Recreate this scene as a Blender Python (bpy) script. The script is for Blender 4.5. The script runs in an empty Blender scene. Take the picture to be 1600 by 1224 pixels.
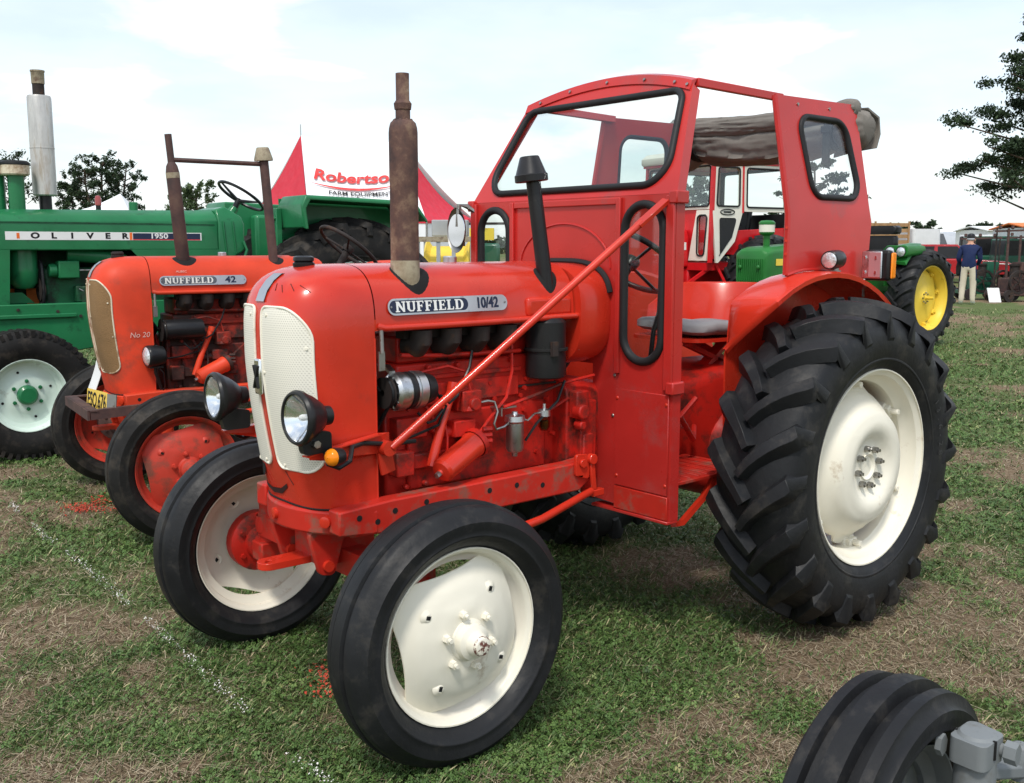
import bpy, bmesh, math, random
import numpy as np
from mathutils import Vector, Matrix, noise as mnoise
from mathutils.geometry import tessellate_polygon
R = math.radians; PI = math.pi
random.seed(7); RNG = np.random.default_rng(11)
scene = bpy.context.scene
C = scene.collection

# ------------------------------------------------------------------ camera, sky, sun, exposure
cd = bpy.data.cameras.new('camera'); cam = bpy.data.objects.new('camera', cd); C.objects.link(cam)
cam.location = (3.5189, 2.8438, 1.4802)
_yaw, _pit = 4.0057, -0.1425
_d = Vector((math.cos(_yaw)*math.cos(_pit), math.sin(_yaw)*math.cos(_pit), math.sin(_pit)))
cam.rotation_euler = _d.to_track_quat('-Z', 'Y').to_euler()
cd.sensor_fit = 'HORIZONTAL'; cd.sensor_width = 36.0; cd.lens = 36.0*1583.34/1600.0
cd.clip_start = 0.05; cd.clip_end = 2000
scene.camera = cam
scene.view_settings.view_transform = 'Standard'; scene.view_settings.look = 'None'
scene.view_settings.gamma = 1; scene.view_settings.exposure = 0.20
SUN_EL, SUN_AZ = R(56), R(38)          # azimuth measured from +X towards +Y

w = bpy.data.worlds.new('World'); scene.world = w; w.use_nodes = True
nt = w.node_tree; N = nt.nodes; L = nt.links; N.clear()
out = N.new('ShaderNodeOutputWorld'); bg = N.new('ShaderNodeBackground')
sky = N.new('ShaderNodeTexSky'); sky.sky_type = 'NISHITA'; sky.sun_disc = False
sky.sun_elevation = SUN_EL; sky.sun_rotation = PI/2-SUN_AZ
sky.air_density = 1.0; sky.dust_density = 1.6; sky.ozone_density = 1.2
sk = N.new('ShaderNodeMix'); sk.data_type = 'RGBA'; sk.blend_type = 'MULTIPLY'; sk.inputs[0].default_value = 1
sk.inputs[7].default_value = (0.165, 0.178, 0.178, 1)
L.new(sky.outputs[0], sk.inputs[6])
tc = N.new('ShaderNodeTexCoord'); sep = N.new('ShaderNodeSeparateXYZ'); L.new(tc.outputs['Generated'], sep.inputs[0])
def wm(op, a, b=None):
    n = N.new('ShaderNodeMath'); n.operation = op
    for i, q in enumerate((a, b)):
        if q is None: continue
        if isinstance(q, (int, float)): n.inputs[i].default_value = q
        else: L.new(q, n.inputs[i])
    return n.outputs[0]
zz = wm('ADD', wm('MAXIMUM', sep.outputs[2], 0.0), 0.16)      # flat cloud layer seen in perspective
cx = wm('DIVIDE', sep.outputs[0], zz); cy = wm('DIVIDE', sep.outputs[1], zz)
cmb = N.new('ShaderNodeCombineXYZ'); L.new(cx, cmb.inputs[0]); L.new(cy, cmb.inputs[1])
cn = N.new('ShaderNodeTexNoise'); cn.inputs['Scale'].default_value = 1.05; cn.inputs['Detail'].default_value = 7
cn.inputs['Roughness'].default_value = 0.52; cn.inputs['Distortion'].default_value = 0.25
L.new(cmb.outputs[0], cn.inputs['Vector'])
cr = N.new('ShaderNodeValToRGB'); cr.color_ramp.elements[0].position = 0.43; cr.color_ramp.elements[1].position = 0.62
L.new(cn.outputs['Fac'], cr.inputs[0])
cn2 = N.new('ShaderNodeTexNoise'); cn2.inputs['Scale'].default_value = 2.1; cn2.inputs['Detail'].default_value = 5
L.new(cmb.outputs[0], cn2.inputs['Vector'])
cc = N.new('ShaderNodeValToRGB')
cc.color_ramp.elements[0].position = 0.34; cc.color_ramp.elements[0].color = (0.97, 1.0, 1.03, 1)
cc.color_ramp.elements[1].position = 0.56; cc.color_ramp.elements[1].color = (1.14, 1.15, 1.16, 1)
L.new(cn2.outputs['Fac'], cc.inputs[0])
hz = wm('SUBTRACT', 1.0, wm('MULTIPLY', wm('MAXIMUM', sep.outputs[2], 0.0), 1.6))   # haze whitens towards the horizon
fac = wm('MAXIMUM', wm('MULTIPLY', cr.outputs[0], 0.97), wm('ADD', wm('MULTIPLY', wm('MAXIMUM', hz, 0.0), 0.30), 0.30))
mx = N.new('ShaderNodeMix'); mx.data_type = 'RGBA'
L.new(fac, mx.inputs[0]); L.new(sk.outputs[2], mx.inputs[6]); L.new(cc.outputs[0], mx.inputs[7])
L.new(mx.outputs[2], bg.inputs[0]); bg.inputs[1].default_value = 1.0
L.new(bg.outputs[0], out.inputs[0])
sl = bpy.data.lights.new('sun', 'SUN'); sl.energy = 2.1; sl.angle = R(9); sl.color = (1, 0.955, 0.88)
so = bpy.data.objects.new('sun', sl); C.objects.link(so); so.location = (0, 0, 30)
_s = Vector((math.cos(SUN_AZ)*math.cos(SUN_EL), math.sin(SUN_AZ)*math.cos(SUN_EL), math.sin(SUN_EL)))
so.rotation_euler = (-_s).to_track_quat('-Z', 'Y').to_euler()

# ------------------------------------------------------------------ mesh helpers
def V(*a): return Vector(a)
class MB:
    def __init__(s): s.v = []; s.f = []
    def add(s, vs, fs):
        o = len(s.v); s.v.extend([tuple(q) for q in vs]); s.f.extend([tuple(i+o for i in f) for f in fs]); return s
    def box(s, x0, x1, y0, y1, z0, z1, M=None):
        vs = [Vector((x, y, z)) for z in (z0, z1) for y in (y0, y1) for x in (x0, x1)]
        if M is not None: vs = [M @ q for q in vs]
        return s.add(vs, [(0,2,3,1), (4,5,7,6), (0,1,5,4), (2,6,7,3), (0,4,6,2), (1,3,7,5)])
    def bar(s, p0, p1, wd, ht, up=(0,0,1)):
        p0 = Vector(p0); p1 = Vector(p1); d = (p1-p0).normalized(); up = Vector(up)
        a = d.cross(up)
        if a.length < 1e-4: a = d.cross(Vector((1,0,0)))
        a.normalize(); b = a.cross(d)
        vs = [p+a*(i*wd/2)+b*(j*ht/2) for p in (p0, p1) for i, j in ((-1,-1), (1,-1), (1,1), (-1,1))]
        return s.add(vs, [(3,2,1,0), (4,5,6,7), (0,1,5,4), (1,2,6,5), (2,3,7,6), (3,0,4,7)])
    def cyl(s, p0, p1, r0, r1=None, n=16, cap=True):
        r1 = r0 if r1 is None else r1
        p0 = Vector(p0); p1 = Vector(p1); d = (p1-p0).normalized()
        a = d.orthogonal().normalized(); b = d.cross(a)
        ring = [(math.cos(2*PI*k/n), math.sin(2*PI*k/n)) for k in range(n)]
        vs = [p0+(a*c+b*q)*r0 for c, q in ring]+[p1+(a*c+b*q)*r1 for c, q in ring]
        fs = [(k, (k+1) % n, n+(k+1) % n, n+k) for k in range(n)]
        if cap: fs += [tuple(range(n-1, -1, -1)), tuple(range(n, 2*n))]
        return s.add(vs, fs)
    def lathe(s, prof, o=(0,0,0), ax=(0,1,0), n=32, closed=False, ph=0):
        """profile of (radius, height along axis)"""
        o = Vector(o); ax = Vector(ax).normalized()
        a = Vector((0,0,1)) if abs(ax.z) < .7 else Vector((1,0,0))
        a = (a-ax*a.dot(ax)).normalized(); b = ax.cross(a); m = len(prof)
        vs = []
        for k in range(n):
            t = 2*PI*k/n+ph; e = a*math.cos(t)+b*math.sin(t)
            vs += [o+ax*h+e*r for r, h in prof]
        fs = []
        for k in range(n):
            k2 = (k+1) % n
            for j in range(m if closed else m-1):
                j2 = (j+1) % m
                fs.append((k*m+j, k2*m+j, k2*m+j2, k*m+j2))
        return s.add(vs, fs)
    def tube(s, path, r, n=8, closed=False, cap=True, flat=None):
        P = [Vector(q) for q in path]; m = len(P); rs = r if isinstance(r, (list, tuple)) else [r]*m
        T = []
        for i in range(m):
            a = P[(i-1) % m] if (closed or i > 0) else P[i]; b = P[(i+1) % m] if (closed or i < m-1) else P[i]
            T.append((b-a).normalized())
        nrm = T[0].orthogonal().normalized() if flat is None else Vector(flat).normalized()
        vs = []
        for i in range(m):
            nrm = (nrm-T[i]*nrm.dot(T[i]))
            nrm = nrm.normalized() if nrm.length > 1e-6 else T[i].orthogonal().normalized()
            bn = T[i].cross(nrm)
            vs += [P[i]+(nrm*math.cos(2*PI*k/n)+bn*math.sin(2*PI*k/n))*rs[i] for k in range(n)]
        fs = []
        for i in range(m if closed else m-1):
            j = (i+1) % m
            for k in range(n):
                fs.append((i*n+k, i*n+(k+1) % n, j*n+(k+1) % n, j*n+k))
        if cap and not closed: fs += [tuple(range(n-1, -1, -1)), tuple(range((m-1)*n, m*n))]
        return s.add(vs, fs)
    def loft(s, secs, cap=True, closed=True):
        n = len(secs[0]); m = len(secs); vs = [q for sc in secs for q in sc]; fs = []
        for i in range(m-1):
            for k in range(n if closed else n-1):
                fs.append((i*n+k, i*n+(k+1) % n, (i+1)*n+(k+1) % n, (i+1)*n+k))
        if cap and closed: fs += [tuple(range(n-1, -1, -1)), tuple(range((m-1)*n, m*n))]
        return s.add(vs, fs)
    def ell(s, c, rx, ry, rz, nu=16, nv=10):
        secs = []
        for j in range(nv+1):
            t = PI*j/nv; q = max(math.sin(t), 1e-3)
            secs.append([(c[0]+rx*q*math.cos(2*PI*k/nu), c[1]+ry*q*math.sin(2*PI*k/nu), c[2]-rz*math.cos(t)) for k in range(nu)])
        return s.loft(secs)
    def plate(s, outer, holes, fn, t):
        """polygon with holes in 2D, mapped by fn(u, v, w), thickness t along w"""
        loops = [outer]+list(holes)
        tri = tessellate_polygon([[Vector((u, v, 0)) for u, v in lp] for lp in loops])
        flat = [q for lp in loops for q in lp]; n = len(flat)
        vs = [fn(u, v, 0) for u, v in flat]+[fn(u, v, t) for u, v in flat]
        fs = [tuple(q) for q in tri]+[tuple(i+n for i in reversed(q)) for q in tri]
        o = 0
        for lp in loops:
            m = len(lp)
            fs += [(o+k, o+(k+1) % m, n+o+(k+1) % m, n+o+k) for k in range(m)]; o += m
        return s.add(vs, fs)

def rpoly(pts, rad, seg=6):
    """round the corners of a 2D polygon"""
    res = []; n = len(pts); rad = rad if isinstance(rad, (list, tuple)) else [rad]*n
    for i in range(n):
        p = Vector(pts[i]); a = (Vector(pts[i-1])-p); b = (Vector(pts[(i+1) % n])-p); r = rad[i]
        if r <= 0: res.append(tuple(p)); continue
        la, lb = a.length, b.length; a.normalize(); b.normalize()
        ang = a.angle(b); t = min(r/math.tan(ang/2), la*.49, lb*.49); r = t*math.tan(ang/2)
        c = p+(a+b).normalized()*(r/math.sin(ang/2)); s0 = p+a*t-c; s1 = p+b*t-c
        a0 = math.atan2(s0.y, s0.x); da = (math.atan2(s1.y, s1.x)-a0+PI) % (2*PI)-PI
        for k in range(seg+1):
            q = a0+da*k/seg; res.append((c.x+r*math.cos(q), c.y+r*math.sin(q)))
    return res

def link(name, me, mat, parent=None):
    o = bpy.data.objects.new(name, me); C.objects.link(o)
    if mat: me.materials.append(M[mat])
    if parent: o.parent = parent
    return o
def obj(name, mb, mat, parent=None, bevel=0, smooth=38, seg=2, fix=True):
    me = bpy.data.meshes.new(name)
    me.from_pydata([tuple(q) for q in mb.v], [], mb.f); me.update()
    if fix:
        bm = bmesh.new(); bm.from_mesh(me); bmesh.ops.recalc_face_normals(bm, faces=bm.faces); bm.to_mesh(me); bm.free()
    if smooth:
        for p in me.polygons: p.use_smooth = True
        me.set_sharp_from_angle(angle=R(smooth))
    o = link(name, me, mat, parent)
    if bevel:
        b = o.modifiers.new('bevel', 'BEVEL'); b.width = bevel; b.segments = seg; b.limit_method = 'ANGLE'; b.angle_limit = R(35)
    return o
def tag(o, label, cat, group=None):
    o['label'] = label; o['category'] = cat
    if group: o['group'] = group
    return o
def thing(name, label, cat, loc=(0,0,0), rz=0, group=None):
    o = bpy.data.objects.new(name, None); C.objects.link(o); o.location = loc; o.rotation_euler = (0,0,rz)
    o.empty_display_size = .2
    return tag(o, label, cat, group)
def copy_tree(o, parent=None):
    c = o.copy(); C.objects.link(c)
    if parent: c.parent = parent
    for ch in list(o.children): copy_tree(ch, c)
    return c
def text(name, s, h, mat, parent, o, xd, up, bold=0.0, xs=1.0, shear=0, align='CENTER', ex=.0006, sp=1.0):
    cu = bpy.data.curves.new('lettering', 'FONT'); cu.body = s; cu.size = 1.0; cu.offset = bold; cu.extrude = 0
    cu.shear = shear; cu.align_x = align; cu.align_y = 'CENTER'; cu.space_character = sp; cu.resolution_u = 4
    to = bpy.data.objects.new('lettering', cu); C.objects.link(to)
    bpy.context.view_layer.update()
    me = bpy.data.meshes.new_from_object(to.evaluated_get(bpy.context.evaluated_depsgraph_get()))
    bpy.data.objects.remove(to); bpy.data.curves.remove(cu)
    xd = Vector(xd).normalized(); up = Vector(up).normalized(); nn = xd.cross(up); o = Vector(o); k = h/.7
    for v in me.vertices: v.co = o+xd*(v.co.x*k*xs)+up*(v.co.y*k)+nn*ex
    me.name = name
    return link(name, me, mat, parent)

# ------------------------------------------------------------------ materials
M = {}
def base(name):
    m = bpy.data.materials.new(name); m.use_nodes = True; M[name] = m
    nt = m.node_tree; b = nt.nodes['Principled BSDF']; return m, nt, b
def tcn(nt):
    t = nt.nodes.new('ShaderNodeTexCoord'); return t.outputs['Object']
def noise(nt, sc, det=4, rough=.55, vec=None):
    n = nt.nodes.new('ShaderNodeTexNoise'); n.inputs['Scale'].default_value = sc; n.inputs['Detail'].default_value = det
    n.inputs['Roughness'].default_value = rough
    nt.links.new(vec if vec else tcn(nt), n.inputs['Vector']); return n.outputs['Fac']
def ramp(nt, fac, stops):
    r = nt.nodes.new('ShaderNodeValToRGB'); e = r.color_ramp.elements
    while len(e) < len(stops): e.new(.5)
    for i, (p, c) in enumerate(stops):
        e[i].position = p; e[i].color = (*c, 1) if len(c) == 3 else c
    nt.links.new(fac, r.inputs[0]); return r.outputs[0]
def mix(nt, fac, a, b):
    n = nt.nodes.new('ShaderNodeMix'); n.data_type = 'RGBA'
    for i, q in ((0, fac), (6, a), (7, b)):
        if isinstance(q, (int, float)): n.inputs[i].default_value = q
        elif isinstance(q, tuple): n.inputs[i].default_value = (*q, 1)
        else: nt.links.new(q, n.inputs[i])
    return n.outputs[2]
def bump(nt, b, h, st, dist=.01):
    n = nt.nodes.new('ShaderNodeBump'); n.inputs['Strength'].default_value = st; n.inputs['Distance'].default_value = dist
    nt.links.new(h, n.inputs['Height']); nt.links.new(n.outputs[0], b.inputs['Normal'])
def paint(name, col, rough=.35, metal=0, spec=.28, dent=0, var=.18, sc=3.0, dirt=None, dirtamt=.35, dsc=9, bmp=.03, coat=.0, bsc=14):
    m, nt, b = base(name)
    lo = tuple(q*(1-var) for q in col); hi = tuple(min(1, q*(1+var)) for q in col)
    c = ramp(nt, noise(nt, sc), [(.3, lo), (.7, hi)])
    if dirt:
        d0 = max(.02, .72-dirtamt*.45)
        f = ramp(nt, noise(nt, dsc, 8, .68), [(d0, (0,0,0)), (min(.98, d0+.14), (1,1,1))])
        c = mix(nt, f, c, dirt)
    nt.links.new(c, b.inputs['Base Color'])
    rr = ramp(nt, noise(nt, sc*2.3), [(.3, (rough*.8,)*3), (.7, (min(1, rough*1.25),)*3)])
    nt.links.new(rr, b.inputs['Roughness'])
    b.inputs['Metallic'].default_value = metal
    b.inputs['Coat Weight'].default_value = coat; b.inputs['Coat Roughness'].default_value = .07
    b.inputs['Specular IOR Level'].default_value = spec
    if dent:
        n1, n2 = noise(nt, 2.2, 3), noise(nt, bsc, 5); q = nt.nodes.new('ShaderNodeMath'); q.operation = 'MULTIPLY_ADD'
        nt.links.new(n1, q.inputs[0]); q.inputs[1].default_value = dent; nt.links.new(n2, q.inputs[2]); bump(nt, b, q.outputs[0], bmp)
    elif bmp: bump(nt, b, noise(nt, bsc, 5), bmp)
    return m
RED = (.57, .031, .0135)
paint('red', RED, .25, dirt=(.34, .03, .02), dirtamt=.22, coat=.28, dsc=5, dent=9, bmp=.035, spec=.35)
paint('red_cab', (.50, .026, .021), .30, dirt=(.36, .05, .045), dirtamt=.30, coat=.18, dsc=4, dent=9, bmp=.04, spec=.35, var=.2, sc=1.4)
paint('red_worn', (.50, .024, .014), .42, dirt=(.27, .085, .06), dirtamt=.50, dsc=11, dent=5, bmp=.05)
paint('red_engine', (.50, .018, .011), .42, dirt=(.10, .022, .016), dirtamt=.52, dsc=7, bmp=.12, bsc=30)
paint('red_faded', (.64, .052, .018), .5, dent=7, dirt=(.36, .055, .03), dirtamt=.45, dsc=4, var=.22)
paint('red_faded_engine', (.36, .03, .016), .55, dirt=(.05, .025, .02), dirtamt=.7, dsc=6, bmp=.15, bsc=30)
paint('red_rim', (.55, .05, .03), .5, dirt=(.2, .06, .04), dirtamt=.5, dsc=8)
paint('red_tractor', (.58, .012, .016), .3, coat=.2)
paint('cream', (.82, .775, .655), .4, var=.05, dirt=(.42, .30, .18), dirtamt=.22, dsc=7)
paint('cream_worn', (.66, .58, .44), .5, var=.1, dirt=(.30, .20, .12), dirtamt=.5, dsc=8)
paint('green', (.015, .155, .057), .36, dirt=(.01, .07, .03), dirtamt=.3, coat=.15)
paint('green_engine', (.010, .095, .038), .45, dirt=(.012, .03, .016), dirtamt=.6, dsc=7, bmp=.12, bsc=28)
paint('green_deere', (.018, .145, .026), .36, coat=.1)
paint('green_car', (.02, .10, .06), .35, coat=.2)
paint('yellow', (.80, .58, .07), .42, var=.08, dirt=(.4, .28, .06), dirtamt=.25)
paint('yellow_plate', (.80, .55, .10), .5, var=.05)
paint('white', (.80, .80, .79), .45, var=.04)
paint('pale_rim', (.62, .74, .66), .45, var=.06, dirt=(.35, .38, .3), dirtamt=.3)
paint('cream_cab', (.74, .70, .60), .42, var=.05)
paint('black', (.014, .014, .015), .32, var=.3, dirt=(.05, .045, .04), dirtamt=.2)
paint('black_matt', (.012, .012, .012), .75, var=.3)
paint('dark_iron', (.028, .022, .02), .7, var=.4, bmp=.15, dirt=(.09, .045, .025), dirtamt=.4)
paint('seal', (.016, .016, .017), .55, var=.2)
paint('rubber', (.0125, .013, .0145), .50, spec=.27, var=.3, sc=5, dirt=(.036, .033, .030), dirtamt=.40, dsc=10, bmp=.14, bsc=45)
paint('rubber_dusty', (.014, .0135, .013), .66, spec=.2, var=.25, sc=5, dirt=(.042, .036, .030), dirtamt=.5, dsc=9, bmp=.14, bsc=40)
paint('rubber_print', (.05, .05, .053), .5)
paint('chrome', (.75, .76, .77), .16, metal=1, var=.05, bmp=.01)
paint('aluminium', (.55, .56, .57), .36, metal=1, var=.12, dirt=(.2, .19, .17), dirtamt=.3, dsc=18)
paint('steel', (.36, .35, .33), .42, metal=1, var=.2, dirt=(.16, .11, .07), dirtamt=.4, dsc=25)
paint('grey_casting', (.19, .205, .21), .5, var=.1, dirt=(.14, .14, .13), dirtamt=.35, dsc=14, bmp=.08, bsc=40)
paint('grey_frame', (.34, .36, .38), .5)
paint('brown_mesh', (.23, .135, .06), .8, var=.25, bmp=.5, bsc=160)
paint('canvas', (.185, .168, .148), .9, var=.18, sc=6, dirt=(.14, .13, .12), dirtamt=.3, dsc=4, bmp=.12, bsc=60)
paint('cushion', (.25, .25, .26), .7, var=.12, bmp=.25, bsc=26)
paint('marquee_red', (.62, .035, .06), .6, var=.06)
paint('marquee_white', (.82, .83, .85), .6, var=.02)
paint('trunk', (.07, .05, .035), .9, var=.3, bmp=.5)
paint('wood', (.40, .24, .12), .7, var=.25)
paint('amber', (.85, .24, .01), .15, var=.1)
paint('pink_lens', (.42, .20, .21), .3, var=.1)
paint('red_lens', (.35, .08, .08), .15, var=.1)
paint('navy', (.012, .022, .075), .85, var=.15, bmp=.2)
paint('beige_cloth', (.62, .55, .43), .85, var=.08, bmp=.2)
paint('skin', (.50, .27, .18), .55, var=.06)
paint('orange', (.85, .22, .05), .6, var=.06)
paint('car_red', (.38, .015, .02), .3, coat=.3)
paint('car_white', (.72, .73, .74), .35, coat=.2, var=.05)
paint('car_silver', (.42, .44, .46), .35, coat=.2, var=.05)
paint('car_blue', (.05, .10, .22), .35, coat=.2)
paint('mirror', (.62, .64, .66), .05, metal=1, var=.02, bmp=0)
paint('lamp_glass', (.74, .76, .78), .10, metal=.55, var=.25, sc=28, bmp=.5, bsc=70)
paint('badge_grey', (.10, .11, .13), .45)
paint('badge_dark', (.018, .026, .06), .35)
paint('print_black', (.012, .012, .013), .6)
paint('print_white', (.78, .78, .76), .5, var=.03)
paint('print_red', (.60, .03, .03), .5)
paint('print_orange', (.80, .16, .03), .5)
paint('chalk', (.72, .70, .66), .9)
paint('chalk_faint', (.70, .42, .36), .8)
paint('scratch', (.035, .012, .01), .8)
def two_tone(name, stops, sc, rough, metal=0, det=8, bm=.3, stretch=None):
    m, nt, b = base(name); v = tcn(nt)
    if stretch:
        mp = nt.nodes.new('ShaderNodeMapping'); mp.inputs['Scale'].default_value = stretch; nt.links.new(v, mp.inputs[0]); v = mp.outputs[0]
    f = noise(nt, sc, det, .65, v)
    nt.links.new(ramp(nt, f, stops), b.inputs['Base Color']); b.inputs['Roughness'].default_value = rough; b.inputs['Metallic'].default_value = metal
    bump(nt, b, f, bm, .004)
two_tone('rust', [(.34, (.045, .026, .026)), (.5, (.11, .055, .042)), (.62, (.21, .13, .085)), (.70, (.32, .27, .20))], 11, .8)
two_tone('rust_dark', [(.3, (.035, .022, .022)), (.55, (.085, .042, .035)), (.75, (.14, .08, .055))], 8, .75)
two_tone('rust_pale', [(.3, (.20, .15, .09)), (.5, (.34, .29, .20)), (.7, (.12, .07, .045))], 14, .85)
two_tone('muffler', [(.35, (.40, .39, .37)), (.55, (.56, .55, .52)), (.7, (.36, .29, .21))], 3, .42, .35, stretch=(6, 6, 1), bm=.05)
two_tone('chipped', [(.47, (.80, .75, .63)), (.50, (.14, .045, .035))], 26, .5, bm=.1)
# perforated grille: cream steel sheet with rows of small holes
m, nt, b = base('perforated'); tv = tcn(nt)
sx = nt.nodes.new('ShaderNodeSeparateXYZ'); nt.links.new(tv, sx.inputs[0])
ad = nt.nodes.new('ShaderNodeMath'); ad.operation = 'MULTIPLY_ADD'; ad.inputs[1].default_value = .5; nt.links.new(sx.outputs[2], ad.inputs[0]); nt.links.new(sx.outputs[1], ad.inputs[2])
cq = nt.nodes.new('ShaderNodeCombineXYZ'); nt.links.new(ad.outputs[0], cq.inputs[0]); nt.links.new(sx.outputs[2], cq.inputs[1])
vo = nt.nodes.new('ShaderNodeTexVoronoi'); vo.voronoi_dimensions = '2D'; vo.inputs['Scale'].default_value = 150; vo.inputs['Randomness'].default_value = 0
nt.links.new(cq.outputs[0], vo.inputs['Vector'])
h = ramp(nt, vo.outputs['Distance'], [(.18, (.56, .53, .45)), (.34, (.82, .785, .68))])
nt.links.new(h, b.inputs['Base Color']); b.inputs['Roughness'].default_value = .5
def glass(name, tint=(.93, .96, .95), refl=1.0):
    m, nt, b = base(name); nt.nodes.remove(b)
    o = nt.nodes['Material Output']; t = nt.nodes.new('ShaderNodeBsdfTransparent'); t.inputs[0].default_value = (*tint, 1)
    g = nt.nodes.new('ShaderNodeBsdfGlossy'); g.inputs['Roughness'].default_value = .02; g.inputs[0].default_value = (.95, .97, 1, 1)
    fr = nt.nodes.new('ShaderNodeLayerWeight'); fr.inputs[0].default_value = .35
    pw = nt.nodes.new('ShaderNodeMath'); pw.operation = 'POWER'; pw.inputs[1].default_value = 3.0; nt.links.new(fr.outputs['Facing'], pw.inputs[0])
    mm = nt.nodes.new('ShaderNodeMath'); mm.operation = 'MULTIPLY_ADD'; mm.inputs[1].default_value = .8*refl; mm.inputs[2].default_value = .035
    nt.links.new(pw.outputs[0], mm.inputs[0])
    ms = nt.nodes.new('ShaderNodeMixShader'); nt.links.new(mm.outputs[0], ms.inputs[0])
    nt.links.new(t.outputs[0], ms.inputs[1]); nt.links.new(g.outputs[0], ms.inputs[2]); nt.links.new(ms.outputs[0], o.inputs[0])
glass('lens_glass', (.96, .97, .97), .7); paint('reflector', (.86, .87, .88), .10, metal=1, var=.03, bmp=.05, bsc=60)
glass('glass'); glass('glass_dark', (.35, .40, .42), 1.2); glass('fuel_glass', (.62, .42, .16), 1.0)
# ------------------------------------------------------------------ wheels
def tyre_mesh(Rt, rb, w, yc, ribs, n=72):
    """ribbed or worn front tyre; ribs: list of (y, r) for the outer half of the tread"""
    h = [(rb-.004, -yc-.011), (rb+.003, -yc-.004), (rb+.012, w*.72), (rb+.028, w*.88), (rb+.036, w*.94), (rb+.038, w*.965), (rb+.043, w*.968), (rb+.045, w*.955), (rb+.058, w*.985), (rb+.080, w), (rb+.104, w*.93)]
    h = [(r, y) for r, y in h if r < Rt-.024]
    h += ribs
    prof = [(r, yc+y) for r, y in h]+[(r, yc-y) for r, y in reversed(h) if y > 1e-5]
    return MB().lathe(prof, n=n)
def lug_tyre(mb, Rc, w, yc, nl, lh, lw, da, s=1, ph=0.0, rb=.380):
    """traction tyre: carcass and chevron lugs"""
    def crown(y): return Rc-.030*(abs(y)/w)**2.2*1.6
    half = [(rb-.004, -yc-.011), (rb+.003, -yc-.004), (rb+.02, w*.90), (rb+.034, w*.93), (rb+.036, w*.95), (rb+.042, w*.952), (rb+.044, w*.945), (rb+.056, w*.965), (rb+.09, w*1.0), (rb+.125, w*.995), (Rc-.065, w*.955), (crown(w*.86)-.004, w*.86), (crown(w*.6), w*.6), (crown(w*.3), w*.3), (Rc, 0)]
    prof = [(r, yc+y) for r, y in half]+[(r, yc-y) for r, y in reversed(half) if y > 1e-5]
    mb.lathe(prof, n=80)
    sts = [0.0, .18, .36, .54, .72, .88, 1.0]
    for sd in (1, -1):
        for k in range(nl):
            a0 = 2*PI*(k+(0 if sd > 0 else .5))/nl+ph
            secs = []
            for i, t in enumerate(sts):
                y = -0.012+t*(w*1.0+.012); ang = a0+da*(t**.82)
                top = crown(min(y, w*.95))+lh*(1-.1*t); bot = crown(min(y, w*.9))-.012
                wd = lw*(.62+.52*t)
                # path direction in (circumference, y)
                ca = .82*da*max(t, .1)**(-.18)*Rc; cy = w; ln = math.hypot(ca, cy); nx, ny = cy/ln, -ca/ln
                q = []
                for off, rad, k2 in ((-.5, bot, 1.75), (-.5, top, .78), (.5, top, .78), (.5, bot, 1.75)):
                    aa = ang+off*wd*k2*nx/Rc; yy = y+off*wd*k2*ny
                    yy = max(-.03, min(yy, w*1.03))
                    q.append((rad*math.cos(aa), yc+sd*yy, rad*math.sin(aa)))
                secs.append(q)
            # end of the lug runs down the shoulder
            ang = a0+da*1.02; q = []
            for off, rad, yy in ((-.62, Rc-.125, w*.97), (-.40, Rc-.105, w*1.035), (.40, Rc-.105, w*1.035), (.62, Rc-.125, w*.97)):
                aa = ang+off*lw*1.0/Rc; q.append((rad*math.cos(aa), yc+sd*yy, rad*math.sin(aa)))
            secs.append(q)
            mb.loft(secs)
    return mb
def flipy(mb, s):
    if s < 0: mb.v = [(x, -y, z) for x, y, z in mb.v]
    return mb
def polar_disc(prof, rout, n=72, m=9, th=.005):
    """sheet disc: height profile over radius 0..1, outer radius by angle"""
    def ht(r):
        for (r0, h0), (r1, h1) in zip(prof, prof[1:]):
            if r <= r1:
                t = (r-r0)/(r1-r0); t = t*t*(3-2*t); return h0+(h1-h0)*t
        return prof[-1][1]
    mb = MB(); secs = []
    ri = prof[0][0]
    for j in range(m+1):
        sc = []
        for k in range(n):
            t = 2*PI*k/n; r = ri+(rout(t)-ri)*j/m
            sc.append((r*math.sin(t), ht(r), r*math.cos(t)))
        secs.append(sc)
    secs2 = [[(x, y-th, z) for x, y, z in sc] for sc in secs]
    mb.loft(secs+list(reversed(secs2)), cap=False)
    return mb
def nuts(parent, r, y, n, s, mat, rad=.011, ln=.018, ph=0, stud=True, dome=False):
    me = None
    for k in range(n):
        t = 2*PI*k/n+ph; x, z = r*math.sin(t), r*math.cos(t)
        if me is None:
            mb = MB().cyl((0, -.004*s, 0), (0, ln*s, 0), rad, rad*.94, n=6)
            if stud: mb.cyl((0, 0, 0), (0, (ln+.010)*s, 0), rad*.5, n=8)
            o = obj('wheel_nut', mb, mat, parent, bevel=.0015, seg=1); me = o.data
        else:
            o = bpy.data.objects.new('wheel_nut', me); C.objects.link(o); o.parent = parent
        o.location = (x, y*s, z)
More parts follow.
